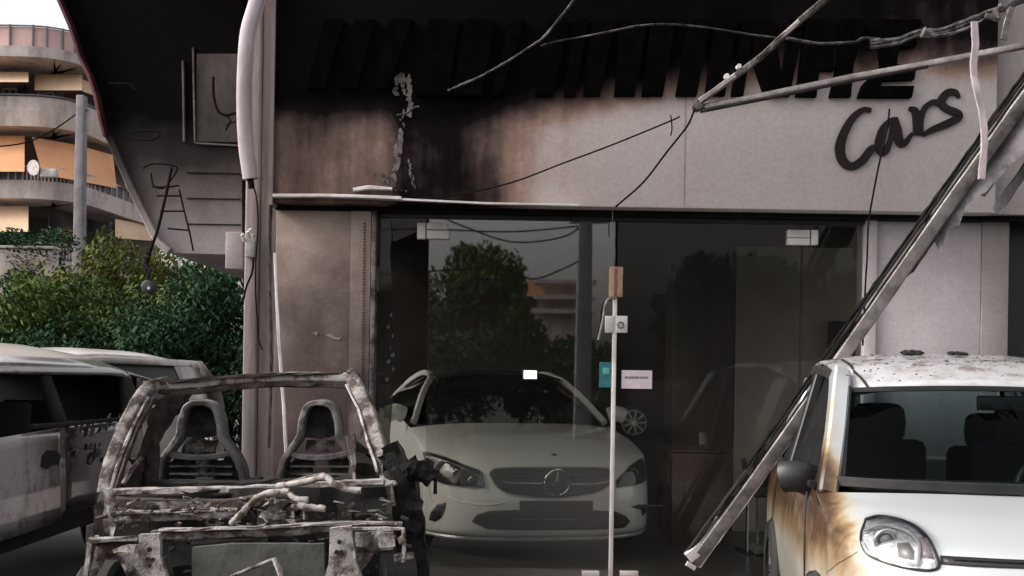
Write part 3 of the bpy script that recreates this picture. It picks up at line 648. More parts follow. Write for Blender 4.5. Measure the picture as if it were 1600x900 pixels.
# ================================================================== CARS
class Nose:
    """front skin of a car: x across, l backwards from the nose, z up"""
    def __init__(s, loc, yaw, hw, prof, L, n, k, drop):
        s.loc = Vector(loc); s.R = Matrix.Rotation(yaw, 3, 'Z'); s.Ri = s.R.inverted(); s.hw = hw; s.prof = prof; s.L = L; s.n = n
        N = len(prof) - 1
        P = smooth([(l, z, 0) for l, z in prof], 12); s.P = P; s.k = k; s.drop = drop
        s.lz = [(p[1], p[0]) for p in P]
    def pt(s, u, i):
        p = s.P[i]; t = i / (len(s.P) - 1); a = min(abs(u), 1)
        plan = s.L * (1 - sqrt(max(0, 1 - a ** s.n)))
        return Vector((s.hw * u, p[0] + plan * interp(s.k, t), p[1] - interp(s.drop, t) * a ** 3))
    def front(s, x, z):
        u = max(-.999, min(.999, x / s.hw)); lo, hi = 0, len(s.P) - 1
        zs = [s.pt(u, i) for i in (lo, hi)]
        if z <= zs[0].z: return zs[0].y
        if z >= zs[1].z: return zs[1].y
        while hi - lo > 1:
            m = (lo + hi) // 2
            if s.pt(u, m).z <= z: lo = m
            else: hi = m
        a = s.pt(u, lo); b = s.pt(u, hi); f = (z - a.z) / max(1e-6, b.z - a.z)
        return a.y + (b.y - a.y) * f
    def on(s, x, z, off=0):
        l = s.front(x, z); e = .01
        dx = Vector((2 * e, s.front(x + e, z) - s.front(x - e, z), 0)); dz = Vector((0, s.front(x, z + e) - s.front(x, z - e), 2 * e))
        nrm = dx.cross(dz).normalized()
        return Vector((x, l, z)) + nrm * off
    def trace(s, px, py):
        d = W(px, py, 1) - Vector((0, 0, CAMZ)); d.y = KD; o = Vector((0, 0, CAMZ)); D = s.loc.y / KD
        for _ in range(60):
            q = s.Ri @ (o + d * D - s.loc); e = s.front(max(-s.hw, min(s.hw, q.x)), q.z) - q.y; D += e * .45 / KD
        q = s.Ri @ (o + d * D - s.loc); q.x = max(-s.hw * .998, min(s.hw * .998, q.x)); return q
    def patch(s, pts, name, mat, parent, off=.004, solid=.004, seg=.03, px=True, bevel=0):
        Q = [s.trace(*p) for p in pts] if px else [Vector((p[0], 0, p[1])) for p in pts]
        bm = bmesh.new(); f = bm.faces.new([bm.verts.new((q.x, 0, q.z)) for q in Q])
        for ax in (0, 2):
            lo = min((q.x, q.y, q.z)[ax] for q in Q); hi = max((q.x, q.y, q.z)[ax] for q in Q); m = int((hi - lo) / seg)
            for i in range(1, m + 1):
                co = Vector(); co[ax] = lo + (hi - lo) * i / (m + 1); no = Vector(); no[ax] = 1
                bmesh.ops.bisect_plane(bm, geom=bm.verts[:] + bm.edges[:] + bm.faces[:], plane_co=co, plane_no=no)
        for v in bm.verts: v.co = s.on(v.co.x, v.co.z, off)
        bm.verts.index_update()
        mb = MB().add([v.co.copy() for v in bm.verts], [tuple(v.index for v in f.verts) for f in bm.faces]); bm.free()
        return mb.build(name, mat, parent, world=False, solid=solid, smooth_=True)
    def line(s, pts, r, name, mat, parent, off=.004, closed=False, sub=4, px=True, kk=6):
        Q = [s.trace(*p) for p in pts] if px else [Vector((p[0], 0, p[1])) for p in pts]
        if closed: Q.append(Q[0])
        Q = smooth(Q, sub) if sub else Q
        return MB().tube([s.on(q.x, q.z, off) for q in Q], r, kk).build(name, mat, parent, world=False, smooth_=True)
    def skin(s, i0, i1, nu=40, u0=-1, u1=1):
        us = [sin(radians(90) * (u0 + (u1 - u0) * j / nu)) for j in range(nu + 1)] if (u0, u1) == (-1, 1) else lin(u0, u1, nu)
        return MB().grid(lambda u, i: s.pt(u, i), us, range(i0, i1 + 1))
    def idx(s, z):
        for i, p in enumerate(s.P):
            if p[1] >= z: return i
        return len(s.P) - 1

def wheel(parent, c, r=.30, w=.19, burnt=False, ax=(1, 0, 0)):
    a = Vector(ax); c = Vector(c)
    prof = [(.62, 0), (.92, 0), (1.0, .12), (1.0, .88), (.92, 1), (.62, 1)]
    mb = MB(); k = 28; q = a.to_track_quat('Z', 'Y')
    vs = [c + q @ Vector((r * pr * cos(2 * pi * i / k), r * pr * sin(2 * pi * i / k), (t - .5) * w)) for i in range(k) for pr, t in prof]
    m = len(prof); fs = [(i * m + j, ((i + 1) % k) * m + j, ((i + 1) % k) * m + (j + 1) % m, i * m + (j + 1) % m) for i in range(k) for j in range(m)]
    ty = mb.add(vs, fs).build('wheel', M['rubber'], parent, world=False, smooth_=True)
    rm = MB(); rm.disc(c - a * w * .30, r * .60, a, w * .6, 20)
    for i in range(5):
        th = 2 * pi * i / 5; d = q @ Vector((cos(th), sin(th), 0)); rm.bar([c + d * .03 - a * w * .36, c + d * r * .55 - a * w * .36], .04, .02)
    rm.build('rim', M['alu_burnt'], ty, world=False)
    return ty

def flank(hwf, zb, ztf, l0f, l1, sgn, nl=26, nv=10, bulge=.02):
    def f(a, v):
        z0 = zb; s0 = l0f(v); l = s0 + (l1 - s0) * a; zt = ztf(l)
        z = z0 + (zt - z0) * v
        return (sgn * (hwf(l) + bulge * sin(pi * v) * min(1, a * 4) - .05 * max(0, v - .75) * 4 * .3), l, z)
    return MB().grid(f, lin(0, 1, nl), lin(0, 1, nv))

# ------------------------------------------------------------------ white saloon in the showroom
cy = 13
CL = empty('white_saloon', (.335, 6.50 * KD, .10), radians(cy), True)
tag(CL, 'clean white saloon car with a star on its grille behind the glass doors', 'car')
nz = Nose((.335, 6.50 * KD, .10), radians(cy), .885, [(.12, .155), (.03, .19), (.0, .30), (.0, .42), (.03, .55), (.07, .645), (.14, .71), (.35, .79), (.75, .87), (1.35, .945)], .62, 2.6,
          [(0, 1), (.62, 1), (.78, .55), (1, .12)], [(0, 0), (.55, .0), (.8, .05), (1, .05)])
nz.skin(0, len(nz.P) - 1, 48).build('body_front', M['car_white'], CL, world=False, smooth_=True)
nz.line([(672, 668), (760, 700), (880, 707), (1000, 690)], .0025, 'bonnet_shut_line', M['dark_trim'], CL, off=.0) if False else None
edge = [nz.pt(1, i) for i in range(len(nz.P))]
def edge_z(l):
    e = [(p.y, p.z) for p in edge[nz.idx(.68):]]; return interp(e, l) if l < 1.4 else interp([(1.4, e[-1][1]), (2.2, .97), (3.6, 1.0), (4.5, .93)], l)
for sg in (-1, 1):
    flank(lambda l: .885 - max(0, l - 3.6) * .1, .17, edge_z, lambda v: .62 + .02, 4.5, sg).build('flank', M['car_white'], CL, world=False, smooth_=True)
wb = [(-.80, 1.50), (-.4, 1.36), (0, 1.31), (.4, 1.36), (.80, 1.50)]; wt = [(-.57, 2.22), (-.3, 2.10), (0, 2.06), (.3, 2.10), (.57, 2.22)]
def strip(a, za, b, zb, n=9):
    A = smooth([(x, l, za - .03 * (x / .8) ** 2) for x, l in a], 4); B = smooth([(x, l, zb - .05 * (x / .57) ** 2) for x, l in b], 4)
    return A, B
A, B = strip(wb, .955, wt, 1.36)
mb = MB().grid(lambda i, t: A[i].lerp(B[i], t) + Vector((0, -.02, .02)) * sin(pi * t), range(len(A)), lin(0, 1, 6))
mb.build('windscreen', M['car_glass_dark'], CL, world=False, smooth_=True)
mb = MB().grid(lambda u, l: (u * (.58 - .02 * (l - 2.1)), l, interp([(2.05, 1.36), (2.5, 1.40), (3.2, 1.37), (4.1, 1.08), (4.5, .95)], l) - .055 * abs(u) ** 2.4 + .0), lin(-1, 1, 13), lin(2.05, 4.5, 14))
mb.build('roof', M['dark_trim'], CL, world=False, smooth_=True, solid=.02)
for sg in (-1, 1):
    MB().bar(smooth([(sg * .83, 1.50, .945), (sg * .70, 1.88, 1.18), (sg * .585, 2.2, 1.32), (sg * .56, 2.8, 1.35), (sg * .60, 3.6, 1.24), (sg * .74, 4.3, .98)], 5), .05, .05).build('roof_pillar', M['car_white'], CL, world=False, smooth_=True)
    MB().add([(sg * .82, 1.65, .97), (sg * .85, 3.9, 1.0), (sg * .60, 3.6, 1.22), (sg * .565, 2.8, 1.32), (sg * .60, 2.25, 1.29)], [(0, 1, 2, 3, 4)]).build('side_window', M['car_glass_dark'], CL, world=False)
    mm = MB().path(smooth([(sg * .90, 1.62, 1.0), (sg * .97, 1.60, 1.02), (sg * 1.04, 1.61, 1.0)], 3), [(.07 * cos(a), .05 * sin(a)) for a in [i * pi / 5 for i in range(10)]], scale=None)
    mm.build('wing_mirror', M['car_white'], CL, world=False, smooth_=True)
    MB().box((sg * 1.0 - .06, 1.664, .965), (sg * 1.0 + .06, 1.668, 1.03)).build('mirror_glass', M['chrome'], CL, world=False)
    wheel(CL, (sg * .80, .98, .31), .31); wheel(CL, (sg * .80, 3.65, .31), .31)
MB().box((-.75, 1.6, .30), (.75, 4.2, .90)).build('interior', M['seat_grey'], CL, world=False)
for sg in (-1, 1):
    MB().box((sg * .35 - .22, 2.35, .8), (sg * .35 + .22, 2.5, 1.12)).build('seat', M['seat_grey'], CL, world=False, bevel=.04)
MB().box((-.80, 4.0, .2), (.80, 4.48, .9)).build('rear_body', M['car_white'], CL, world=False, bevel=.08)
# grille
gp = [(765, 741), (774, 733), (810, 731), (868, 730.5), (930, 731), (954, 734), (957, 745), (950, 760), (930, 770), (895, 777), (860, 779), (825, 777), (795, 772), (777, 762)]
gr = nz.patch(gp, 'grille', simple('grille_mesh', (.012, .012, .013), .5, 0, (.03, .03, .03, 1), 60), CL, .003)
nz.line(gp, .006, 'grille_surround', M['silver_trim'], gr, off=.006, closed=True, sub=3)
nz.line([(774, 752), (800, 755), (845, 756)], .0065, 'grille_bar', M['chrome'], gr, off=.016, sub=3)
nz.line([(892, 757), (925, 757), (950, 753)], .0065, 'grille_bar', M['silver_trim'], gr, off=.016, sub=3)
for yy in (740, 746, 763, 770):
    nz.line([(782 if yy < 760 else 790, yy), (868, yy + 1), (946 if yy < 760 else 930, yy)], .0025, 'grille_slat', M['dark_trim'], gr, off=.010, sub=3)
c = nz.trace(869.5, 755); c = nz.on(c.x, c.z, .03)
stl = MB().ring(c, .094, .009, (0, 1, .1), 32, 8)
for th in (90, 210, 330):
    d = Vector((cos(radians(th)), -.0, sin(radians(th)))); n_ = Vector((-d.z, 0, d.x))
    stl.add([c + n_ * .018 + d * .004, c - n_ * .018 + d * .004, c + d * .092, c + Vector((0, -.014, 0)) + d * .01, c + Vector((0, .01, 0))], [(0, 2, 3), (2, 1, 3), (0, 3, 1), (0, 4, 2), (2, 4, 1)])
stl.build('star_emblem', M['chrome'], gr, world=False, smooth_=True)
MB().disc(c + Vector((0, .028, 0)), .10, (0, 1, 0), .01, 28).build('emblem_backing', M['dark_trim'], gr, world=False)
c2 = nz.trace(866, 711); MB().disc(nz.on(c2.x, c2.z, .002), .022, (0, -.3, 1), .005, 18).build('bonnet_badge', M['dark_trim'], CL, world=False)
# headlights
for hl, tail in (([(661, 707), (672, 708), (700, 716), (735, 730), (752, 737), (755, 750), (757, 762), (735, 761), (700, 757), (683, 752), (670, 738)], True), ([(964, 762), (962, 752), (975, 738), (985, 727), (1000, 717), (1006, 722), (1009, 740), (1004, 754), (985, 759)], False)):
    h = nz.patch(hl, 'headlight', M['dark_trim'], CL, .004)
    nz.line(hl, .004, 'headlight_rim', M['silver_trim'], h, off=.006, closed=True, sub=3)
    if tail:
        nz.line([(668, 714), (700, 722), (735, 738), (750, 745)], .007, 'light_strip', M['reflector'], h, off=.010, sub=3)
        for x, y, r in ((690, 731, .045), (716, 741, .036), (738, 751, .024)):
            q = nz.trace(x, y); MB().ring(nz.on(q.x, q.z, .006), r, .008, (0, 1, .3), 20).build('lamp', M['reflector'], h, world=False, smooth_=True)
            MB().disc(nz.on(q.x, q.z, .014), r * .6, (0, 1, .3), .01, 16).build('lamp_lens', M['silver_trim'], h, world=False)
    else:
        q = nz.trace(988, 740); MB().ring(nz.on(q.x, q.z, .006), .035, .008, (0, 1, .3), 20).build('lamp', M['alu'], h, world=False, smooth_=True)
    nz.patch(hl, 'lens', M['lens'], h, .02, 0)
ia = [(737, 815), (745, 804), (765, 798), (800, 797), (868, 797), (925, 797), (962, 799), (978, 806), (984, 815), (975, 824), (940, 827), (868, 828), (800, 828), (760, 826)]
it = nz.patch(ia, 'lower_air_intake', M['dark_trim'], CL, .003)
nz.line([(800, 811), (850, 811), (900, 811)], .004, 'intake_blade', M['alu'], it, off=.012, sub=3)
nz.patch([(671, 812), (674, 800), (684, 788), (697, 785), (696, 795), (690, 808), (680, 815)], 'side_air_intake', M['dark_trim'], CL, .003)
nz.patch([(1003, 806), (1001, 796), (985, 792), (998, 788), (1010, 788), (1010, 800)], 'side_air_intake', M['dark_trim'], CL, .003)
npl = [nz.trace(x, y) for x, y in ((812, 783), (924, 783), (924, 804), (812, 804))]
pl = MB().plate([nz.on(q.x, q.z, .03) for q in npl], Vector((0, .014, 0))).build('number_plate_holder', simple('blank_plate_holder', (.045, .035, .034), .6), CL, world=False, bevel=.003)
MB().tube(smooth([nz.pt(u, 1) + Vector((0, -.02, -.01)) for u in lin(-.97, .97, 25)], 1), .016, 8).build('front_lip', M['silver_trim'], CL, world=False, smooth_=True)
MB().tube(smooth([nz.pt(u, 4) + Vector((0, -.006, .012)) for u in lin(-.85, .85, 25)], 1), .006, 8).build('lip_crease', M['car_white'], CL, world=False, smooth_=True)
nz.line([(700, 775), (712, 782), (735, 787), (765, 789), (790, 785)], .006, 'bumper_crease', M['car_white'], CL, off=.0, sub=4)
nz.line([(663, 700), (672, 770), (676, 785)], .002, 'shut_line', M['dark_trim'], CL, off=.0, sub=4)

# ------------------------------------------------------------------ white small car on the right
py_ = radians(-7); PL = Vector((2.06, 4.25, 0))
PA = empty('small_white_car', PL, py_, True)
tag(PA, 'small white car with brown heat stains, parked at the right before the white wall', 'car')
pn = Nose(PL, py_, .81, [(.10, .22), (.02, .30), (.0, .45), (.01, .60), (.035, .70), (.07, .765), (.14, .815), (.30, .865), (.52, .915), (.80, .965)], .62, 2.5,
          [(0, 1), (.55, 1), (.72, .9), (1, .35)], [(0, 0), (.6, 0), (1, .02)])
ih = pn.idx(.762)
pn.skin(0, ih, 44).build('bumper', M['panda'], PA, world=False, smooth_=True)
pn.skin(ih, len(pn.P) - 1, 44).build('bonnet', M['panda'], PA, world=False, smooth_=True)
pedge = [pn.pt(1, i) for i in range(len(pn.P))]
def pez(l):
    e = [(p.y, p.z) for p in pedge[ih - 6:]]; return interp(e, l) if l < e[-1][0] else interp([(e[-1][0], e[-1][1]), (1.6, .97), (3.2, 1.0)], l)
for sg in (-1, 1):
    fl_ = flank(lambda l: .805 + interp([(.62, 0), (.9, .025), (1.2, .01), (3.4, -.02)], l), .22, pez, lambda v: .625 + .03 * (1 - v), 3.18, sg, nl=40, bulge=.035)
    fl_.build('flank', M['panda'], PA, world=False, smooth_=True)
    # door shut line, wheel arch
    dl = [(sg * .832, 1.12, .93), (sg * .846, 1.06, .80), (sg * .85, 1.03, .6), (sg * .84, 1.05, .35)]
    MB().tube(smooth(dl, 5), .004, 6).build('door_gap', M['black_plastic'], PA, world=False)
    MB().tube(smooth([(sg * .82, .64, .30), (sg * .835, .66, .48), (sg * .84, .80, .60), (sg * .85, .94, .55), (sg * .845, 1.0, .40)], 5), .010, 8).build('arch_moulding', M['black_plastic'], PA, world=False, smooth_=True)
    wheel(PA, (sg * .755, .80, .31), .31, .2); wheel(PA, (sg * .755, 2.72, .31), .31, .2)
# windscreen opening
pwb = [(-.715, .99), (-.5, .88), (-.2, .82), (0, .81), (.2, .82), (.5, .88), (.715, .99)]; pwt = [(-.60, 1.46), (-.42, 1.40), (-.17, 1.365), (0, 1.36), (.17, 1.365), (.42, 1.40), (.60, 1.46)]
PAz, PBz = .982, 1.418
A = smooth([(x, l, PAz) for x, l in pwb], 4); B = smooth([(x, l, PBz - .02 * (x / .6) ** 2) for x, l in pwt], 4)
MB().grid(lambda i, t: A[i].lerp(B[i], t) + Vector((0, -.02, .015)) * sin(pi * t), range(len(A)), lin(0, 1, 7)).build('windscreen', M['car_glass'], PA, world=False, smooth_=True)
MB().bar([a + Vector((0, -.012, .012)) for a in A], .045, .03).build('windscreen_lower_seal', M['black_plastic'], PA, world=False, smooth_=True)
MB().bar([a + Vector((0, -.01, .0)) for a in B], .026, .03).build('windscreen_upper_seal', M['black_plastic'], PA, world=False, smooth_=True)
for sg in (-1, 1):
    MB().bar(smooth([(sg * .695, .985, .985), (sg * .65, 1.2, 1.2), (sg * .60, 1.44, 1.41)], 3), .022, .03).build('windscreen_side_seal', M['black_plastic'], PA, world=False, smooth_=True)
    MB().bar(smooth([(sg * .765, .96, .93), (sg * .745, 1.03, 1.02), (sg * .69, 1.24, 1.22), (sg * .645, 1.45, 1.40), (sg * .62, 1.6, 1.475)], 4), .085, .09).build('front_pillar', M['panda'], PA, world=False, smooth_=True)
    MB().bar([(sg * .80, 2.05, .96), (sg * .66, 2.05, 1.47)], .05, .09).build('door_pillar', M['black_plastic'], PA, world=False)
    MB().bar([(sg * .78, 2.98, .96), (sg * .58, 3.0, 1.45)], .05, .26).build('rear_pillar', M['panda'], PA, world=False)
    MB().bar(smooth([(sg * .62, 1.5, 1.45), (sg * .635, 2.2, 1.50), (sg * .57, 3.05, 1.44)], 4), .05, .06).build('roof_rail', M['char' if sg < 0 else 'panda'], PA, world=False)
    gm = M['sooty_glass' if sg < 0 else 'car_glass_dark']
    wn = MB().add([(sg * .795, 1.15, .97), (sg * .80, 2.02, .97), (sg * .635, 2.02, 1.46), (sg * .635, 1.55, 1.42)], [(0, 1, 2, 3)]); wn.build('side_window', gm, PA, world=False)
    wn = MB().add([(sg * .80, 2.1, .97), (sg * .79, 2.85, .98), (sg * .59, 2.85, 1.43), (sg * .635, 2.08, 1.46)], [(0, 1, 2, 3)]); wn.build('side_window', gm, PA, world=False)
    MB().bar([(sg * .81, 1.10, .965), (sg * .815, 2.2, .975), (sg * .80, 3.0, .985)], .03, .03).build('window_sill_trim', M['black_plastic'], PA, world=False)
    MB().add([(sg * .79, 1.04, .965), (sg * .80, 1.30, .97), (sg * .70, 1.30, 1.25)], [(0, 1, 2)]).build('quarter_light', gm, PA, world=False)
    hd = MB().path(smooth([(sg * .80, 1.24, .97), (sg * .85, 1.22, .99), (sg * .90, 1.225, .99), (sg * .93, 1.24, .985)], 3), [(.075 * cos(a), .055 * sin(a)) for a in [i * pi / 6 for i in range(12)]], up=Vector((0, 1, 0)))
    hd.build('wing_mirror', M['black_plastic'], PA, world=False, smooth_=True)
rz = [(1.34, 1.42), (1.45, 1.47), (1.7, 1.54), (2.1, 1.585), (2.7, 1.57), (3.0, 1.52), (3.2, 1.44)]
def roofp(u, l):
    hw = interp([(1.34, .585), (1.6, .635), (2.2, .64), (3.2, .56)], l)
    return (u * hw, l + .11 * u * u * (1 if l < 1.8 else 0) * (1.8 - l) / .46 if l < 1.8 else l, interp(rz, l) - .045 * abs(u) ** 3)
MB().grid(roofp, lin(-1, 1, 17), lin(1.345, 3.2, 28)).build('roof', M['panda_roof'], PA, world=False, smooth_=True, solid=.02)
MB().tube([Vector(roofp(-.86, l)) + Vector((0, 0, .006)) for l in lin(1.36, 2.0, 12)], .010, 6).build('roof_gutter', M['black_plastic'], PA, world=False)
MB().box((-.70, 3.12, .30), (.70, 3.24, .97)).build('tailgate', M['panda_hood'], PA, world=False, bevel=.03)
MB().add([(-.60, 3.16, .98), (.60, 3.16, .98), (.54, 3.10, 1.43), (-.54, 3.10, 1.43)], [(0, 1, 2, 3)]).build('rear_window', M['car_glass'], PA, world=False)
MB().box((-.78, .95, .25), (.78, 3.1, .42)).build('cabin_floor', M['seat_grey'], PA, world=False)
MB().grid(lambda u, t: (u * .70, .90 + .38 * t + .12 * u * u, .955 + .03 * sin(pi * t) - (.10 if t > .95 else 0)), lin(-1, 1, 12), lin(0, 1, 8)).build('dashboard', M['black_plastic'], PA, world=False, smooth_=True, solid=.03)
MB().ring((.36, 1.42, .93), .175, .015, (0, -1, .45), 28, 8).build('steering_wheel', M['black_plastic'], PA, world=False, smooth_=True)
def seat(x, l, zt, w=.22, hw_=.13):
    b = MB().box((x - w, l, .45), (x + w, l + .10, zt - .19)).build('seat', M['seat_grey'], PA, world=False, bevel=.05)
    hb = MB().path([(x, l + .02, zt - .20), (x, l + .025, zt - .17), (x, l + .03, zt - .10), (x, l + .035, zt - .03), (x, l + .04, zt - .008), (x, l + .04, zt)], [(hw_ * (abs(cos(a)) ** .6) * (1 if cos(a) > 0 else -1), .05 * sin(a)) for a in [i * pi / 8 for i in range(16)]], scale=[.80, .95, 1.0, .93, .74, .45])
    hb.build('headrest', M['seat_grey'], b, world=False, smooth_=True)
    pt_ = MB()
    for dx in (-.06, .06): pt_.tube([(x + dx, l + .03, zt - .25), (x + dx, l + .03, zt - .18)], .006, 6)
    pt_.build('headrest_post', M['silver_trim'], b, world=False)
seat(-.36, 1.95, 1.33, .25, .14); seat(.36, 1.95, 1.33, .25, .14); seat(-.36, 2.58, 1.27, .22, .13); seat(.36, 2.58, 1.27, .22, .13)
rm_ = MB().box((-.02, 1.36, 1.315), (.22, 1.385, 1.385)).build('rear_view_mirror', M['black_plastic'], PA, world=False, bevel=.01)
MB().tube([(.10, 1.38, 1.38), (.10, 1.41, 1.44)], .012, 8).build('mirror_stalk', M['black_plastic'], rm_, world=False)
MB().box((.0, 1.386, 1.322), (.20, 1.389, 1.378)).build('mirror_glass', M['chrome'], rm_, world=False)
wp = MB().bar(smooth([(-.62, .965, .985), (-.35, .855, .998), (0.0, .79, 1.01), (.12, .78, 1.005)], 3), .014, .014); wp.build('wiper', M['black_plastic'], PA, world=False)
wp = MB().bar(smooth([(.05, .775, .99), (.3, .82, 1.01), (.55, .90, 1.02)], 3), .014, .014); wp.build('wiper', M['black_plastic'], PA, world=False)
MB().bar([(.05, .785, .975), (-.25, .85, 1.0)], .016, .014).build('wiper_arm', M['black_plastic'], PA, world=False)
# headlight
hl = [(1353, 812), (1372, 807), (1400, 811), (1428, 822), (1449, 840), (1461, 862), (1467, 878), (1466, 888), (1450, 892), (1420, 889), (1385, 880), (1358, 868), (1347, 851), (1346, 834)]
h = pn.patch(hl, 'headlight', M['reflector'], PA, .003, .003, .02)
pn.line(hl, .005, 'headlight_seal', M['black_plastic'], h, off=.004, closed=True, sub=4)
pn.line([(1354, 814), (1373, 808.5), (1400, 812.5), (1428, 824), (1446, 841)], .009, 'headlight_brow', M['black_plastic'], h, off=.003, sub=4)
pn.line([(1352, 835), (1380, 826), (1410, 832), (1430, 845), (1438, 862), (1436, 884)], .006, 'chrome_ridge', M['silver_trim'], h, off=.016, sub=4)
pn.line([(1350, 850), (1362, 866), (1395, 878), (1436, 884)], .006, 'chrome_ridge', M['silver_trim'], h, off=.012, sub=4)
q = pn.trace(1384, 846)
for r_, t_, mt_ in ((.042, .007, 'silver_trim'), (.026, .006, 'alu_burnt')): MB().ring(pn.on(q.x, q.z, .008), r_, t_, (-.2, 1, .35), 24).build('lamp', M[mt_], h, world=False, smooth_=True)
MB().disc(pn.on(q.x, q.z, .006), .022, (-.2, 1, .35), .02, 18).build('bulb', M['chrome'], h, world=False)
pn.patch([(1366, 836), (1374, 836), (1374, 850), (1366, 846)], 'dark_insert', M['alu_burnt'], h, .009, .002)
pn.patch([(1402, 852), (1420, 850), (1428, 862), (1428, 876), (1405, 872)], 'dark_insert', M['alu'], h, .009, .002)
pn.patch([(1434, 846), (1443, 842), (1455, 860), (1459, 874), (1437, 872)], 'turn_signal', M['turn'], h, .010, .002)
pn.patch(hl, 'lens', M['lens'], h, .024, 0, .02)
sl = pn.patch([(1469, 869), (1520, 872), (1600, 876), (1700, 880), (1700, 893), (1600, 889), (1520, 886), (1470, 882)], 'grille_slot', M['black_plastic'], PA, .003, .004, .03)
pn.line([(1490, 876), (1560, 880), (1690, 885)], .004, 'slot_bar', M['dark_trim'], sl, off=.012, sub=2)
pn.line([(1290, 892), (1310, 880), (1340, 862)], .002, 'shut_line', M['dark_trim'], PA, off=.0, sub=3)
# debris on its roof
random.seed(21)
def rock(c, r):
    bm = bmesh.new(); bmesh.ops.create_icosphere(bm, subdivisions=2, radius=r)
    for v in bm.verts: v.co *= random.uniform(.6, 1.25); v.co.z *= .55
    vs = [v.co + Vector(c) for v in bm.verts]; fs = [tuple(v.index for v in f.verts) for f in bm.faces]; bm.free(); return vs, fs
def roofw(u, l, dz=0): p = Vector(roofp(u, l)); p.z += dz + .008; return PL + Matrix.Rotation(py_, 3, 'Z') @ p
for (u, l, r, lab) in ((-.28, 2.05, .035, 'largest charred clump of debris on the small car roof, nearer the fallen bar'), (.10, 2.1, .026, 'second charred clump of debris on the small car roof, further right')):
    mb = MB()
    for i in range(16): mb.add(*rock(roofw(u + random.uniform(-.06, .06), l + random.uniform(-.06, .06), r * .3), r * random.uniform(.35, .8)))
    tag(mb.build('debris_clump', M['char'], None, raw=True), lab, 'debris')
mb = MB()
for i in range(420):
    u = random.uniform(-.9, .97); l = random.choice((random.uniform(1.4, 1.8), random.uniform(1.55, 2.0), random.uniform(1.8, 2.6))); mb.add(*[x for x in rock(roofw(u, l), random.uniform(.002, .0085))])
tag(mb.build('ash_flakes', M['char'], None, raw=True), 'dark ash flakes scattered over the roof of the small white car', 'ash', kind='stuff')

# ------------------------------------------------------------------ side-on cars at the left
def sidecar_panel(parent, pts, name, mat, yf, thick=.02, seg=.12):
    bm = bmesh.new(); bm.faces.new([bm.verts.new((x, 0, z)) for x, z in pts])
    for ax in (0, 2):
        v_ = [(p[0], 0, p[1])[ax] for p in pts]; lo, hi = min(v_), max(v_); m = int((hi - lo) / seg)
        for i in range(1, m + 1):
            co = Vector(); co[ax] = lo + (hi - lo) * i / (m + 1); no = Vector(); no[ax] = 1
            bmesh.ops.bisect_plane(bm, geom=bm.verts[:] + bm.edges[:] + bm.faces[:], plane_co=co, plane_no=no)
    for v in bm.verts: v.co.y = yf(v.co.x, v.co.z)
    bm.verts.index_update()
    mb = MB().add([v.co.copy() for v in bm.verts], [tuple(v.index for v in f.verts) for f in bm.faces]); bm.free()
    return mb.build(name, mat, parent, world=False, smooth_=True, solid=thick)
SC = empty('burnt_silver_car', (-3.06, 7.26, 0), radians(90), True)
tag(SC, 'silver car with burnt out windows at the left edge, its near flank scorched black', 'car')
def syf(x, z): return (max(0, z - 1.0) * .42 if z > 1.0 else .03 * (1 - sin(pi * min(1, max(0, z / 1.03))))) + (max(0, x - 2.5) ** 2) * .5
T = M['silver']
sidecar_panel(SC, [(-1.2, .40), (.76, .40), (.80, .46), (.86, .47), (.875, 1.04), (-1.2, 1.0)], 'front_door', T, syf)
sidecar_panel(SC, [(.90, .47), (1.6, .45), (1.72, .62), (1.95, .74), (2.25, .74), (2.45, .62), (2.55, .45), (3.0, .5), (3.18, .75), (3.12, 1.0), (2.9, 1.05), (.90, 1.045)], 'rear_quarter', T, lambda x, z: syf(x, z) + .012)
sidecar_panel(SC, [(.80, 1.03), (.97, 1.03), (1.02, 1.46), (.88, 1.46)], 'door_pillar', M['char'], lambda x, z: syf(x, z) + .02, .04)
sidecar_panel(SC, [(2.15, 1.03), (2.9, 1.03), (3.1, 1.02), (2.85, 1.40), (2.5, 1.43)], 'rear_pillar', M['char'], syf, .04)
sidecar_panel(SC, [(-1.2, 1.42), (2.2, 1.39), (2.9, 1.35), (3.1, 1.37), (2.2, 1.45), (-1.2, 1.48)], 'roof_rail', T, lambda x, z: syf(x, z) - .01, .03)
MB().grid(lambda x, v: (x + (.12 * sin(pi * v) if x > 3.0 else 0), .17 + 1.30 * v, interp([(-1.2, 1.46), (.5, 1.465), (1.8, 1.45), (2.6, 1.41), (3.2, 1.36), (3.5, 1.33)], x) + .165 * (1 if x < 2.4 else 1 - ((x - 2.4) / 1.1) ** 2 * .75) * (sin(pi * v) ** .9 if 0 < v < 1 else 0)), lin(-1.2, 3.5, 34), [0, .015, .04, .08, .13, .2, .3, .4, .5, .6, .7, .8, .87, .92, .96, 1]).build('roof', M['silver_roof_lit'], SC, world=False, smooth_=True, solid=.02)
sh = MB()
sh.box((-.45, -.012, .90), (-.06, .03, .93)); 
hm = MB().plate([(.44, -.008, .80), (.47, -.008, .87), (.56, -.008, .90), (.68, -.008, .89), (.76, -.008, .86), (.74, -.008, .79), (.62, -.008, .80), (.54, -.008, .78)], Vector((0, .02, 0))); hm.build('burnt_door_handle', M['char'], SC, world=False)
MB().box((-1.2, 1.45, .3), (2.9, 1.56, 1.12)).build('far_side', M['char'], SC, world=False)
MB().box((-1.2, 1.34, 1.122), (2.6, 1.36, 1.44)).build('far_windows', M['sooty_glass'], SC, world=False)
for x in (-.2, .75, 1.3):
    for y in (.35, 1.1): MB().bar([(x, y + .1, .5), (x + .12, y + .1, 1.2)], .10, .4).build('seat_frame', M['char'], SC, world=False)
MB().box((-1.2, .1, .28), (2.5, 1.5, .40)).build('cabin_floor', M['char'], SC, world=False)
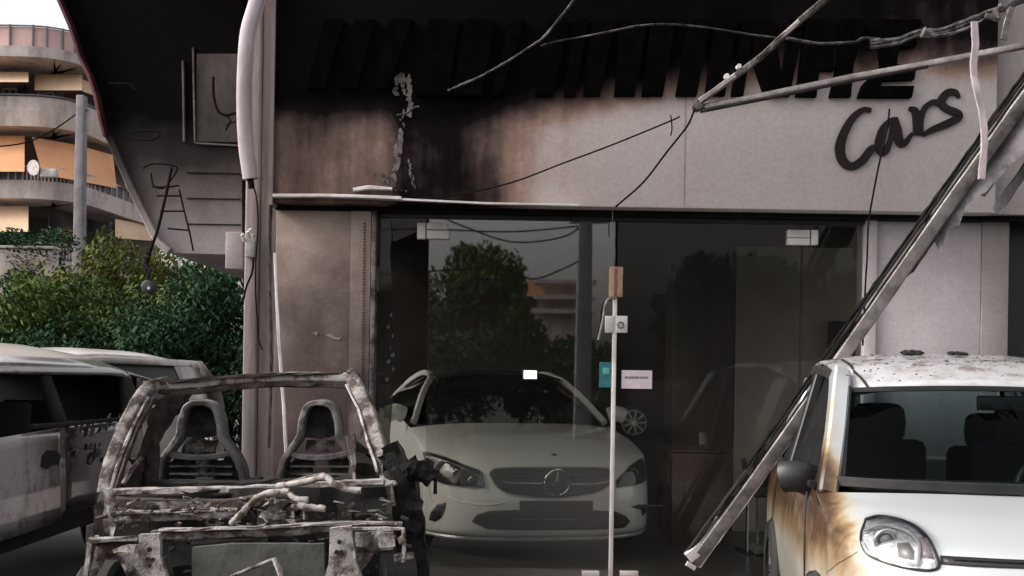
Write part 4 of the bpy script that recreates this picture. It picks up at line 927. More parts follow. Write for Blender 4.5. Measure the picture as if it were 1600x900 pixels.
MB().box((3.0, .2, .9), (3.03, 1.4, 1.40)).build('rear_window', M['sooty_glass'], SC, world=False)
MB().bar([(3.05, .2, .95), (3.05, 1.45, .95)], .08, .3).build('tail_panel', M['char'], SC, world=False)
wheel(SC, (2.10, .14, .31), .31, .2, ax=(0, 1, 0)); wheel(SC, (-1.5, .14, .31), .31, .2, ax=(0, 1, 0))
MB().bar([(.25, -.01, 1.07), (.85, -.01, 1.06), (1.9, -.01, 1.055)], .03, .03).build('window_sill', M['char'], SC, world=False)
random.seed(5)
db = MB()
for i in range(26):
    x = random.uniform(.95, 2.0); z = random.uniform(.7, 1.05); db.plate([(x, -.004, z), (x + random.uniform(.04, .12), -.004, z + random.uniform(-.02, .03)), (x + random.uniform(.02, .1), -.004, z + random.uniform(.03, .08))], Vector((0, .012, 0)))
tag(db.build('flaked_panel', M['ash_metal'], SC, world=False), kind='stuff')

HB = empty('white_hatchback', (-4.60, 11.55, -.05), radians(63), True)
tag(HB, 'white tall hatchback parked beyond the burnt silver car, before the hedge', 'car')
def hyf(x, z): return (max(0, z - 1.0) * .36 if z > 1.0 else .04 * (1 - z)) + (max(0, x - 2.2) ** 2) * .9
T = M['hatch_white']
sidecar_panel(HB, [(-.3, .35), (1.95, .35), (1.98, .60), (2.10, .80), (2.28, .87), (2.48, .80), (2.60, .60), (2.62, .45), (2.85, .5), (2.9, .8), (2.86, 1.10), (-.3, 1.10)], 'lower_body', T, hyf)
sidecar_panel(HB, [(2.15, 1.09), (2.86, 1.09), (2.72, 1.35), (2.42, 1.60), (2.02, 1.60)], 'rear_pillar', T, hyf)
sidecar_panel(HB, [(-.5, 1.36), (.2, 1.52), (1.0, 1.555), (2.35, 1.53), (2.35, 1.60), (1.0, 1.63), (.1, 1.58), (-.5, 1.43)], 'roof_rail', T, lambda x, z: hyf(x, z) - .004)
sidecar_panel(HB, [(-.3, 1.095), (2.2, 1.095), (2.08, 1.55), (1.0, 1.57), (.2, 1.53), (-.4, 1.36)], 'side_window', M['dark_trim'], lambda x, z: hyf(x, z) + .012)
sidecar_panel(HB, [(.95, 1.10), (1.05, 1.10), (1.07, 1.58), (.97, 1.58)], 'door_pillar', M['dark_trim'], hyf)
MB().grid(lambda x, v: (x + (.12 * sin(pi * v) if x > 2.2 else 0), .22 + 1.25 * v, interp([(-.5, 1.42), (.1, 1.57), (1.0, 1.62), (1.8, 1.60), (2.5, 1.50)], x) + .09 * (sin(pi * v) ** .5 if 0 < v < 1 else 0)), lin(-.5, 2.5, 20), [0, .02, .05, .1, .16, .25, .35, .5, .65, .8, .9, .96, 1]).build('roof', M['hatch_white'], HB, world=False, smooth_=True, solid=.02)
MB().grid(lambda v, z: (interp([(.4, 2.86), (1.1, 2.86), (1.35, 2.74), (1.6, 2.45)], z) + .10 * sin(pi * v), .15 + 1.4 * v, z), lin(0, 1, 10), lin(.4, 1.6, 12)).build('tailgate', T, HB, world=False, smooth_=True)
sidecar_panel(HB, [(2.74, 1.0), (2.90, 1.0), (2.84, 1.30), (2.70, 1.42), (2.66, 1.2)], 'tail_lamp', simple('dim_red_tail_lamp', (.09, .02, .015), .3), lambda x, z: hyf(x, z) - .012)
wheel(HB, (2.30, .14, .36), .36, .22, ax=(0, 1, 0)); wheel(HB, (-.2, .14, .36), .36, .22, ax=(0, 1, 0))

# ------------------------------------------------------------------ burnt out wreck in the foreground
random.seed(11)
WR = empty('burnt_out_wreck', (-1.30, 4.7, 0))
tag(WR, 'windowless burnt out shell of a tiny two seat car with charred seats', 'car wreck')
def wbar(pts, w, h=.04, mat='ash_metal', name='frame_rail', D=None, jit=.003, seg=.06, sub=0, par=WR, bevel=0):
    P = [p if isinstance(p, Vector) else (W(*p) if len(p) == 3 else W(p[0], p[1], D)) for p in pts]
    return MB().bar(P, w, h, sub=sub, jit=jit, seg=seg).build(name, M[mat], par, bevel=bevel)
def wplate(pts, D, mat='ash_metal', name='crumpled_panel', t=.006, seg=.05, jit=.006, par=WR, D2=None):
    P = [W(p[0], p[1], p[2] if len(p) == 3 else D) for p in pts]
    return MB().plate(P, Vector((0, t, 0)), seg, jit).build(name, M[mat], par, smooth_=True, split=25)
def wtube(pts, r, D=None, mat='ash_metal', name='pipe', jit=.0015, sub=5, par=WR):
    P = [W(*p) if len(p) == 3 else W(p[0], p[1], D) for p in pts]
    return MB().tube(smooth(P, sub), r, 8, jit=jit).build(name, M[mat], par, smooth_=True, split=70)
# windscreen frame
fr_ = wbar(smooth([W(164, 772, 4.40), W(169, 742, 4.44), W(182, 702, 4.5), W(199, 660, 4.57), W(216, 628, 4.64), W(234, 606, 4.72), W(262, 598, 4.80)], 4), .066, .06, 'ash_metal', 'windscreen_pillar', bevel=.006, jit=.002)
wbar([(173, 772, 4.36), (190, 712, 4.46), (210, 664, 4.54), (232, 622, 4.66)], .014, .03, 'ash_pale', 'pillar_flange', par=fr_)
wbar([(180, 765, 4.37), (214, 672, 4.53), (240, 624, 4.66)], .012, .03, 'rust_metal', 'pillar_inner_flange', par=fr_)
hd_ = wbar([(226, 603, 4.78), (262, 602, 4.80), (300, 600, 4.82), (360, 594, 4.84), (420, 590, 4.86), (480, 588, 4.86), (550, 590, 4.84)], .052, .08, 'ash_pale', 'windscreen_header', bevel=.006, jit=.002)
wbar([(250, 612, 4.78), (310, 612, 4.80), (360, 605, 4.82), (430, 600, 4.84), (500, 601, 4.84), (548, 603, 4.82)], .030, .05, 'rust_metal', 'header_lip', par=hd_, jit=.004)
wbar([(262, 597, 4.76), (350, 589, 4.80), (450, 584, 4.82), (536, 584, 4.82)], .016, .03, 'rust_metal', 'header_top_seam', par=hd_)
fr2 = wbar([(550, 588, 4.82), (566, 620, 4.74), (580, 655, 4.66), (592, 700, 4.56), (604, 735, 4.48), (614, 765, 4.42)], .078, .06, 'ash_metal', 'windscreen_pillar', bevel=.006, jit=.002)
wbar([(542, 602, 4.78), (560, 640, 4.68), (576, 690, 4.56), (590, 740, 4.44)], .013, .03, 'ash_pale', 'pillar_flange', par=fr2, jit=.004)
wplate([(540, 578), (550, 574), (562, 590), (570, 612), (558, 614), (545, 600)], 4.80, 'ash_metal', 'torn_corner', jit=.005)
wb_ = wbar([(168, 767, 4.38), (260, 767, 4.38), (380, 764, 4.40), (480, 758, 4.42), (600, 752, 4.44)], .030, .06, 'ash_pale', 'scuttle_beam', jit=.003)
wbar([(170, 775, 4.37), (300, 774, 4.37), (600, 761, 4.42)], .018, .05, 'char', 'scuttle_shadow_gap', par=wb_)
# firewall, layers of beams
wplate([(150, 772), (610, 758), (625, 905), (150, 905)], 4.36, 'char', 'firewall', .02, .08, .02)
wbar([(180, 786, 4.30), (330, 790, 4.30), (420, 782, 4.30)], .055, .05, 'rust_metal', 'bulkhead_rail', jit=.006)
wbar([(176, 808, 4.24), (260, 806, 4.24), (372, 802, 4.26)], .045, .05, 'ash_metal', 'bulkhead_rail', jit=.005)
wbar([(184, 800, 4.20), (250, 799, 4.20), (300, 797, 4.22)], .010, .02, 'ash_pale', 'rail_edge', jit=.004)
wbar([(240, 836, 4.10), (330, 834, 4.10), (440, 829, 4.10), (520, 824, 4.10), (560, 822, 4.12), (628, 822, 4.14)], .040, .06, 'ash_metal', 'cross_member', jit=.004)
wbar([(250, 828, 4.07), (400, 824, 4.07), (518, 817, 4.08), (620, 817, 4.10)], .012, .04, 'ash_pale', 'cross_member_edge', jit=.004)
wbar([(300, 846, 4.08), (360, 845, 4.08), (420, 842, 4.08)], .02, .04, 'char', 'cross_member_edge', jit=.004)
wplate([(230, 783), (330, 785), (350, 796), (230, 797)], 4.27, 'ash_metal', jit=.012)
# left corner structure
wplate([(158, 765), (176, 762), (182, 800), (178, 838), (160, 838), (148, 800)], 4.22, 'ash_pale', 'inner_wing', jit=.01)
wplate([(146, 792), (158, 782), (166, 850), (150, 850)], 4.14, 'rust_metal', 'inner_wing', jit=.012)
wbar([(152, 838, 4.05), (142, 850, 4.02), (140, 872, 4.0), (134, 902, 3.95)], .020, .03, 'ash_metal', 'bracket_rod', jit=.004)
wbar([(140, 845, 4.02), (176, 842, 4.02), (215, 840, 4.04)], .018, .03, 'ash_pale', 'bracket_rod', jit=.005)
wplate([(148, 848), (215, 842), (218, 875), (190, 862), (168, 872), (150, 900), (140, 900)], 4.04, 'rust_metal', 'wheel_housing', .01, .04, .012)
wplate([(176, 858), (215, 850), (222, 905), (200, 905)], 3.99, 'ash_metal', 'wheel_housing', .01, .04, .012)
st = wplate([(216, 836), (248, 834), (250, 868), (262, 905), (222, 905), (219, 870)], 3.92, 'ash_pale', 'suspension_tower', .03, .05, .004)
def holes(par, pts, D):
    for x, y, r in pts: MB().disc(W(x, y, D), r, (0, 1, 0), .006, 12).build('bolt_hole', M['char'], par)
holes(st, ((233, 859, .011), (230, 874, .010), (238, 875, .010), (233, 884, .008)), 3.908)
st = wplate([(515, 826), (548, 822), (552, 850), (556, 880), (566, 905), (506, 905), (514, 880)], 3.92, 'ash_pale', 'suspension_tower', .03, .05, .004)
holes(st, ((530, 847, .010), (526, 863, .010), (533, 863, .010)), 3.908)
wplate([(556, 832), (600, 830), (618, 838), (614, 856), (590, 862), (566, 890), (556, 880)], 3.98, 'ash_metal', 'wheel_housing', .01, .04, .012)
wplate([(588, 832), (614, 832), (617, 854), (592, 856)], 3.93, 'ash_pale', 'wheel_housing_cap', .02, .04, .004)
wbar([(550, 826, 3.96), (630, 826, 3.96), (631, 860, 3.95), (630, 878, 3.95)], .016, .02, 'ash_pale', 'bracket_rod')
wbar([(622, 845, 3.95), (632, 840, 3.95)], .03, .02, 'ash_pale', 'bracket_rod'); wbar([(616, 872, 3.95), (646, 868, 3.95)], .03, .02, 'ash_metal', 'bracket_rod')
# pipes and debris over the front
wtube([(362, 818, 4.14), (385, 795, 4.12), (405, 776, 4.12), (430, 769, 4.12), (452, 769, 4.12)], .016, mat='ash_pale', jit=.003)
wtube([(434, 760, 4.2), (480, 752, 4.16), (508, 745, 4.14), (522, 756, 4.12), (540, 764, 4.12), (564, 767, 4.12)], .016, mat='ash_pale')
wtube([(430, 762, 4.22), (470, 749, 4.2), (508, 741, 4.18)], .010, mat='ash_metal')
wtube([(452, 772, 4.1), (465, 780, 4.08), (482, 781, 4.08)], .014, mat='ash_pale'); wtube([(465, 790, 4.06), (485, 793, 4.06), (508, 795, 4.06)], .015, mat='ash_pale', jit=.003)
wtube([(478, 784, 4.07), (477, 812, 4.07)], .011, mat='ash_metal')
wplate([(405, 790), (430, 776), (462, 785), (475, 810), (440, 822), (400, 820)], 4.18, 'ash_metal', 'ash_heap', .03, .025, .03)
random.seed(12)
cr = MB()
for i in range(110):
    x = random.uniform(185, 600); y = random.uniform(776, 850); D = random.uniform(4.10, 4.28); L_ = random.uniform(5, 26); a = random.uniform(-.6, .6)
    cr.bar([W(x, y, D), W(x + L_ * cos(a), y + L_ * sin(a) * .7, D + random.uniform(-.03, .03))], random.uniform(.003, .009), .01, jit=.002)
tag(cr.build('molten_scraps', M['ash_metal'], WR), kind='stuff')
cr = MB()
for i in range(120):
    x = random.uniform(150, 630); y = random.uniform(785, 900); D = random.uniform(4.06, 4.3); L_ = random.uniform(4, 20); a = random.uniform(-1.4, 1.4)
    cr.bar([W(x, y, D), W(x + L_ * cos(a), y + L_ * sin(a) * .6, D)], random.uniform(.005, .016), .014, jit=.003)
tag(cr.build('charred_scraps', M['rust_metal'], WR), kind='stuff')
wplate([(300, 856), (360, 850), (430, 850), (505, 850), (508, 905), (300, 905)], 4.02, 'rad', 'radiator', .03, .06, .003)
wtube([(360, 902, 3.95), (395, 887, 3.95), (428, 874, 3.95)], .009, mat='ash_metal'); wtube([(428, 872, 3.95), (434, 886, 3.94), (442, 906, 3.93)], .013, mat='ash_pale')
# right side: charred door edge, folded mirror
wplate([(596, 700), (622, 690), (636, 720), (650, 735), (658, 780), (664, 830), (672, 905), (600, 905), (604, 800)], 4.42, 'char', 'charred_door', .05, .05, .02)
wplate([(556, 690), (600, 735), (606, 830), (560, 830)], 4.60, 'char', 'charred_door', .03, .06, .02)
mr = MB(); mr.path(smooth(pxs([(632, 740), (645, 734), (662, 738), (676, 748)], 4.3), 3), [(.05 * cos(a), .04 * sin(a)) for a in [i * pi / 5 for i in range(10)]], jit=.006)
mr.bar(pxs([(672, 740), (680, 752), (680, 772)], 4.28), .018, .02, jit=.003); mr.build('melted_mirror', M['wire'], WR)
wplate([(628, 722), (648, 712), (656, 726), (640, 740)], 4.32, 'wire', 'melted_mirror', .03, .03, .012)
wplate([(590, 715), (612, 705), (618, 712), (624, 725), (610, 740)], 4.36, 'char', 'hinge', .02)
wbar([(612, 756, 4.34), (616, 790, 4.34)], .014, .02, 'ash_metal', 'bracket_rod')
mt = MB().disc(W(598, 905, 4.15), .12, (1, .3, 0), .14, 20); mt.build('scorched_hub', M['char'], WR, smooth_=True)
# left opening: door and lining seen through
wplate([(190, 760, 4.6), (214, 720, 4.7), (236, 640, 4.95), (262, 615, 5.05), (300, 612, 5.1), (240, 700, 5.1), (238, 760, 5.0)], 4.8, 'rust_metal', 'door_frame', .02, .05, .012)
wbar([(232, 640, 5.0), (240, 700, 4.95), (236, 762, 4.85)], .055, .05, 'rust_metal', 'door_post', jit=.006)
wbar([(192, 756, 4.6), (206, 735, 4.66), (222, 716, 4.7)], .02, .02, 'ash_metal', 'door_brace')
wplate([(545, 612, 4.85), (556, 640, 4.8), (582, 710, 4.7), (584, 758, 4.66), (545, 758, 4.8), (548, 690, 4.9)], 4.8, 'rust_metal', 'door_frame', .02, .05, .012)
wbar([(548, 680, 4.8), (556, 720, 4.76), (560, 758, 4.72)], .05, .04, 'ash_metal', 'door_post', jit=.005)
# dashboard bar, roll bar, seats
wbar([(240, 757, 4.75), (330, 760, 4.72), (560, 752, 4.75)], .05, .06, 'char', 'dash_bar', jit=.006)
def burnt_seat(cx, D, s=1.0, f=1):
    st = MB(); X = lambda dx: cx + dx * s
    sf = MB().bar(smooth(pxs([(X(-64), 757), (X(-58), 722), (X(-44), 700), (X(-30), 680), (X(-26), 655), (X(-16), 634), (X(4), 629), (X(24), 636), (X(33), 660), (X(36), 684), (X(52), 706), (X(64), 728), (X(70), 757)], D), 4), .034, .12, jit=.0015)
    seat_ = sf.build('seat', M['seat_frame'], WR, smooth_=True, split=50)
    MB().plate(pxs([(X(-25), 682), (X(-24), 650), (X(-12), 634), (X(4), 631), (X(22), 638), (X(27), 652), (X(29), 680), (X(0), 686)], D + .03), Vector((0, .07, 0)), .03, .008).build('headrest', M['seat_char'], seat_, smooth_=True)
    MB().bar(smooth(pxs([(X(-50), 708), (X(-30), 713), (X(0), 715), (X(30), 712), (X(52), 706)], D - .03), 4), .034, .05, jit=.001).build('shoulder_bar', M['seat_frame'], seat_, smooth_=True)
    MB().plate(pxs([(X(-22), 688), (X(26), 688), (X(20), 706), (X(-24), 706)], D + .02), Vector((0, .02, 0)), .04, .004).build('harness_slot', M['ash_metal'], seat_)
    MB().plate(pxs([(X(-54), 724), (X(-40), 716), (X(-8), 720), (X(-14), 738), (X(-6), 757), (X(-56), 757)], D), Vector((0, .03, 0)), .03, .012).build('backrest', M['seat_char'], seat_, smooth_=True)
    MB().plate(pxs([(X(14), 720), (X(44), 716), (X(58), 738), (X(62), 757), (X(16), 757), (X(22), 740)], D), Vector((0, .03, 0)), .03, .012).build('backrest', M['seat_char'], seat_, smooth_=True)
    for yy in (728, 740, 750): MB().bar([W(X(-48), yy, D - .02), W(X(50), yy + 1, D - .02)], .012, .03, jit=.002, seg=.05).build('back_slat', M['seat_frame'], seat_)
    MB().plate(pxs([(X(-60), 760), (X(66), 758), (X(70), 800), (X(-64), 800)], D - .3), Vector((0, .4, 0)), .06, .012).build('seat_cushion', M['seat_char'], seat_)
burnt_seat(314, 5.2); burnt_seat(499, 5.2, .93)
# sills, floor, rear bulkhead below the belt line
MB().box((-2.15, 4.4, .25), (-.55, 5.9, .34)).build('floor_pan', M['char'], WR)
MB().box((-2.05, 5.85, .34), (-.62, 5.93, .72)).build('rear_bulkhead', M['char'], WR)
for x in (-2.08, -.68): MB().box((x - .05, 4.5, .3), (x + .05, 5.8, .66)).build('door_sill', M['char'], WR, bevel=.01)
wheel(WR, (-.62, -.60, .27), .27, .17, ax=(1, 0, 0)); wheel(WR, (.52, -.60, .27), .27, .17, ax=(1, 0, 0))
wheel(WR, (-.62, 1.35, .27), .27, .17, ax=(1, 0, 0)); wheel(WR, (.52, 1.35, .27), .27, .17, ax=(1, 0, 0))

# ------------------------------------------------------------------ showroom things
ch = empty('office_chair', W(1200, 860, 7.0)); ch.location.z = .1
tag(ch, 'black chair on chrome legs inside the showroom behind the fallen awning bar', 'chair')
MB().box((W(1168, 770, 7.0).x, 6.8, W(1168, 772, 7.0).z), (W(1238, 770, 7.0).x, 7.25, W(1168, 755, 7.0).z)).build('seat', M['black_plastic'], ch, bevel=.015)
MB().plate(pxs([(1180, 755), (1178, 720), (1190, 704), (1240, 702), (1250, 720), (1248, 758)], 7.27), Vector((0, .04, 0))).build('backrest', M['black_plastic'], ch, bevel=.01)
for x, D in ((1168, 6.82), (1238, 6.82), (1184, 7.2), (1244, 7.2)):
    a = W(x, 770, D); MB().tube([a, Vector((a.x, a.y, .12))], .013, 8).build('leg', M['chrome'] if D < 7 else M['alu'], ch, smooth_=True)
a = W(1203, 860, 7.0); MB().disc((a.x, 7.0, .101), .27, (0, 0, 1), .02, 28, .24).build('base_plate', M['chrome'], ch, smooth_=True)
MB().bar([W(1162, 716, 6.95), W(1166, 752, 6.95)], .03, .05).build('armrest', M['black_plastic'], ch)
def fan(px, py, D, R, bright, lab):
    c = W(px, py, D); o = empty('wheel_stand', (c.x, c.y, .1)); tag(o, lab, 'wheel', 'spare wheels shown in the showroom')
    w_ = MB().ring(c, R * 1.12, R * .24, (0, 1, 0), 32, 8).build('tyre', M['rubber'], o, smooth_=True)
    rm = MB(); rm.ring(c + Vector((0, -.03, 0)), R * .93, R * .05, (0, 1, 0), 28)
    for i in range(9):
        th = 2 * pi * i / 9; d = Vector((cos(th), 0, sin(th))); rm.bar([c + d * R * .15 - Vector((0, .03, 0)), c + d * R * .9 - Vector((0, .03, 0))], R * .17, .02)
    rm.build('rim', M['alu_clean'] if bright else M['alu'], o)
    MB().disc(c + Vector((0, -.05, 0)), R * .17, (0, 1, 0), .03, 16).build('hub', M['chrome'], o)
    MB().box((c.x - .12, c.y - .1, .1), (c.x + .12, c.y + .12, .14)).build('stand_foot', M['black_plastic'], o, bevel=.005)
    MB().box((c.x - .03, c.y + .03, .14), (c.x + .03, c.y + .09, c.z - R * .8)).build('stand_post', M['black_plastic'], o)
fan(990, 660, 8.6, .125, True, 'round silver rimmed wheel on a stand right of the door edge')
fan(926, 659, 8.9, .125, False, 'dimmer round wheel on a stand just left of the door edge above the saloon')
dm = NG('flash_reflection'); e_ = dm.n('Emission'); e_.inputs[0].default_value = (1, .95, .92, 1); e_.inputs[1].default_value = 1.6; dm.l(e_.outputs[0], dm.out.inputs[0])  # phone flash reflection in the glass, drawn as a small glowing box
o = empty('flash_reflection', W(828.5, 592, GD + .03)); tag(o, 'glowing patch standing for a phone flash mirrored in the left glass door above the saloon bonnet', 'reflection')
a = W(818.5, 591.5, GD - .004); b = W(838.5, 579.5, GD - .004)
MB().box((a.x - .010, GD - .012, a.z - .010), (b.x + .010, GD - .001, b.z + .010)).build('reflection_border', M['black_plastic'], o, bevel=.002)  # added dark border around the glowing reflection
MB().box((a.x, GD - .0145, a.z), (b.x, GD - .0125, b.z)).build('panel', dm.m, o)  # glowing face of the phone flash reflection
cbn = empty('low_cabinet', (pxx(1085, 7.4), 7.4, .1)); tag(cbn, 'low dark red brown cabinet in the showroom right of the white saloon', 'cabinet')
MB().box((pxx(1045, 7.4), 7.2, .1), (pxx(1128, 7.4), 7.6, pz(700, 7.4))).build('carcass', simple('dark_red_wood', (.055, .022, .02), .5, 0, (.03, .014, .013, 1), 3), cbn, bevel=.01)
MB().box((pxx(1043, 7.4), 7.18, pz(699, 7.4)), (pxx(1130, 7.4), 7.62, pz(695, 7.4))).build('top', M['brown_cab'], cbn, bevel=.004)
MB().tube([W(1098, 694, 7.3), W(1098, 676, 7.3)], .03, 12).build('handle', M['alu'], cbn)

# ------------------------------------------------------------------ background: trees, apartment block, pole
leafpts = {}
def leaf_mesh(rx, ry, rz_, n, size, seed, blobs=14):
    random.seed(seed); cs = []
    for i in range(blobs):
        a = random.uniform(0, 2 * pi); r = random.uniform(.2, .75); zz = random.uniform(-.7, .75)
        cs.append((r * cos(a) * (1 - .35 * abs(zz)), r * sin(a) * (1 - .35 * abs(zz)), zz, random.uniform(.26, .44)))
    vs = []; fs = []
    for i in range(n):
        cx_, cy_, cz_, r = random.choice(cs)
        d = Vector([random.gauss(0, 1) for _ in range(3)]).normalized() * r * random.uniform(.55, 1.08)
        p = Vector(((cx_ + d.x) * rx, (cy_ + d.y) * ry, (cz_ + d.z) * rz_))
        q = Vector([random.gauss(0, 1) for _ in range(3)]).normalized(); t = q.orthogonal().normalized(); b = q.cross(t)
        s = size * random.uniform(.6, 1.3); o_ = len(vs)
        vs += [p - t * s, p + b * s * .45, p + t * s, p - b * s * .45]; fs.append((o_, o_ + 1, o_ + 2, o_ + 3))
    me = bpy.data.meshes.new('crown'); me.from_pydata(vs, [], fs); return me
crowns = {k: leaf_mesh(*a) for k, a in {'a': (1.5, 1.3, 1.3, 12000, .05, 1), 'b': (1.7, 1.4, 1.15, 12000, .05, 2), 'c': (1.4, 1.3, 1.6, 12000, .05, 3), 'big': (3.0, 2.6, 2.6, 9000, .15, 4)}.items()}
def tree(name, x, y, h, key, mat, s, lab, cat, group, trunk=True):
    r = empty(name, (x, y, 0)); tag(r, lab, cat, group)
    me = crowns[key].copy(); me.materials.clear(); me.materials.append(M[mat])
    c = bpy.data.objects.new('crown', me); COL.objects.link(c); c.parent = r
    hz = {'a': 1.3, 'b': 1.15, 'c': 1.6, 'big': 2.6}[key] * s[1]
    c.location = (0, 0, h - hz * 1.0); c.scale = (s[0], s[0], s[1]); c.rotation_euler.z = random.uniform(0, 6)
    tb = MB(); cz = h - hz
    tb.tube(smooth([(x, y, 0), (x + .05, y, cz * .5), (x - .04, y + .03, cz), (x, y, cz + hz * .4)], 4), .07 * max(1, s[0]), 8, scale=None)
    for i in range(4):
        a = i * 1.6 + x; tb.tube([(x, y, cz * .8 if cz > .5 else .3), (x + cos(a) * .5 * s[0], y + sin(a) * .5 * s[0], cz + .3 * hz)], .03, 6)
    tb.build('trunk', M['bark'], r)
    return r
random.seed(9)
G = 'shrubs and small trees along the hedge behind the parked cars'
# (px centre, top py, D, key, mat, scale)
for (px, top, D, key, mat, sx, sz, lab) in (
    (-70, 400, 13.0, 'b', 'leaf_dk', 1.0, 1.2, 'dark green tree cut by the left edge of the photo in the hedge row'),
    (40, 352, 15.0, 'a', 'leaf_dk', .70, .55, 'dark feathery treetop below the cream awning at the far left'),
    (25, 410, 13.5, 'b', 'leaf_dk', .85, 1.1, 'dense dark shrub below the feathery treetop at the far left'),
    (135, 372, 13.2, 'c', 'leaf_yl', .72, 1.0, 'yellowish green bush with a brownish top below the utility pole'),
    (215, 378, 13.8, 'a', 'leaf_yl', .62, 1.1, 'bright green bush behind the hanging lamp cable'),
    (95, 420, 12.2, 'a', 'leaf', .75, 1.0, 'mid green bush in front of the yellowish one'),
    (300, 396, 13.0, 'c', 'leaf', .75, .95, 'mid green bush below the overhanging bay'),
    (175, 468, 11.8, 'b', 'leaf_dk', .75, .85, 'low dark shrub right behind the white hatchback roof'),
    (355, 408, 12.6, 'a', 'leaf_dk', .7, 1.1, 'dark glossy leaved bush next to the corner column'),
    (270, 470, 11.9, 'a', 'leaf_dk', .7, .85, 'low dark glossy shrub under the hanging lamp head'),
    (380, 480, 12.0, 'b', 'leaf_dk', .6, .8, 'lowest dark shrub half hidden by the corner column')):
    p = W(px, top, D); tree('bush', p.x, D, p.z, key, mat, (sx * 1.15, sz), lab, 'bush', G)
# apartment block
AB = empty('apartment_block', (-14.5, 39, 0)); tag(AB, 'cream and pink apartment block with rounded balconies and orange awnings behind the hedge', 'building')
def AW(px, py, D): return W(px, py, D)
pathp = [(-500, 35.5), (-150, 36), (20, 36), (70, 36.1), (100, 36.5), (125, 37.3), (200, 41), (280, 45.5)]
base = [Vector(((px - 800) * D / F, D, 0)) for px, D in pathp]; base = smooth(base, 4)
def offs(path, d):
    out = []
    for i, p in enumerate(path):
        t = (path[min(i + 1, len(path) - 1)] - path[max(i - 1, 0)]).normalized(); out.append(p + Vector((t.y, -t.x, 0)) * d)
    return out
def band(z0, z1, d, th, mat, name, i0=0, i1=None, parent=None):
    P = offs(base, d)[i0:i1]; Q = offs(base, d - th)[i0:i1]; vs = []
    for a, b in zip(P, Q): vs += [(a.x, a.y, z0), (a.x, a.y, z1), (b.x, b.y, z1), (b.x, b.y, z0)]
    n = len(P); fs = []
    for i in range(n - 1):
        o_ = i * 4; u = o_ + 4; fs += [(o_, u, u + 1, o_ + 1), (o_ + 1, u + 1, u + 2, o_ + 2), (o_ + 2, u + 2, u + 3, o_ + 3), (o_ + 3, u + 3, u, o_)]
    fs += [(0, 1, 2, 3), ((n - 1) * 4, (n - 1) * 4 + 3, (n - 1) * 4 + 2, (n - 1) * 4 + 1)]
    return MB().add(vs, fs).build(name, M[mat], parent or AB)
zz = lambda py: CAMZ + (CY - py) * 36 / F
band(0, zz(100), -1.3, 3.0, 'bld_wall', 'wall')
band(zz(96), zz(62), .55, .03, 'pinkrail', 'roof_screen')
rl = MB()
PP = offs(base, .58)
for i in range(0, len(PP), 2): rl.box((PP[i].x - .03, PP[i].y - .03, zz(98)), (PP[i].x + .03, PP[i].y + .03, zz(59)))
rl.build('roof_railing_posts', M['rail'], AB); band(zz(61.5), zz(59.5), .6, .05, 'rail', 'roof_railing')
band(zz(112), zz(96), .9, 2.6, 'bld_slab', 'balcony_slab')
for k, (sb, st_, pt) in enumerate(((215, 190, 168), (326, 298, 278), (440, 420, 395))):
    band(zz(sb), zz(st_), .6, 2.4, 'bld_slab' if k != 0 else 'bld_cream', 'balcony_slab')
    band(zz(st_) , zz(pt), .5, .08, 'bld_slab' if k == 0 else 'rail', 'balcony_parapet')
    band(zz(pt) + .02, zz(pt) + .08, .56, .10, 'rail' if k == 0 else 'bld_slab', 'balcony_rail')
def awning(px0, px1, pyt, pyb, mat, D=35.2, out=.9, out2=.1):
    a = [AW(px0, pyt, D + out), AW(px1, pyt, D + out), AW(px1, pyb, D - out2), AW(px0, pyb, D - out2)]
    MB().plate(a, Vector((0, .03, 0))).build('awning', M[mat], AB)
awning(-60, 44, 112, 128, 'awn_cream'); awning(-200, -66, 112, 128, 'awn_cream')
awning(54, 128, 116, 141, 'awn_cream', 35.8)
MB().plate([AW(129, 124, 36.9), AW(158, 134, 38.4), AW(158, 152, 38.2), AW(129, 143, 36.7)], Vector((0, .03, 0))).build('awning', M['awn_cream'], AB)
awning(-60, 38, 212, 268, 'awn_orange')
aw = MB().plate([AW(50, 214, 35.9), AW(118, 226, 36.7), AW(118, 282, 35.9), AW(66, 272, 35.1)], Vector((0, .03, 0))); aw.build('awning', M['awn_orange'], AB)
MB().plate([AW(119, 226, 36.75), AW(176, 242, 38.8), AW(182, 294, 38.3), AW(119, 282, 36.0)], Vector((0, .03, 0))).build('awning', M['awn_orange'], AB)
MB().plate([AW(184, 244, 39.3), AW(200, 250, 40.0), AW(218, 298, 39.6), AW(196, 292, 39.0)], Vector((0, .03, 0))).build('awning', M['awn_orange'], AB)
awning(-60, 44, 322, 362, 'awn_cream')
MB().plate([AW(180, 342, 39.0), AW(236, 352, 42), AW(236, 376, 41.5), AW(180, 372, 38.6)], Vector((0, .03, 0))).build('awning', M['awn_cream'], AB)
wi = lambda x0, x1, y0, y1, D, mat='bld_dark', n='window': MB().box((AW(x0, y1, D).x, D, AW(x0, y1, D).z), (AW(x1, y1, D).x, D + .1, AW(x0, y0, D).z)).build(n, M[mat], AB)
wi(100, 120, 145, 182, 37.2, 'bld_shutter', 'shutter'); wi(40, 96, 330, 375, 37.2); wi(94, 116, 354, 388, 37.1, 'bld_shutter', 'shutter')
wi(138, 172, 346, 362, 38.6); wi(-40, 30, 135, 166, 37.2, 'bld_wall'); wi(28, 38, 130, 166, 37.15, 'bld_dark')
wi(122, 136, 160, 185, 38.2, 'bld_dark')
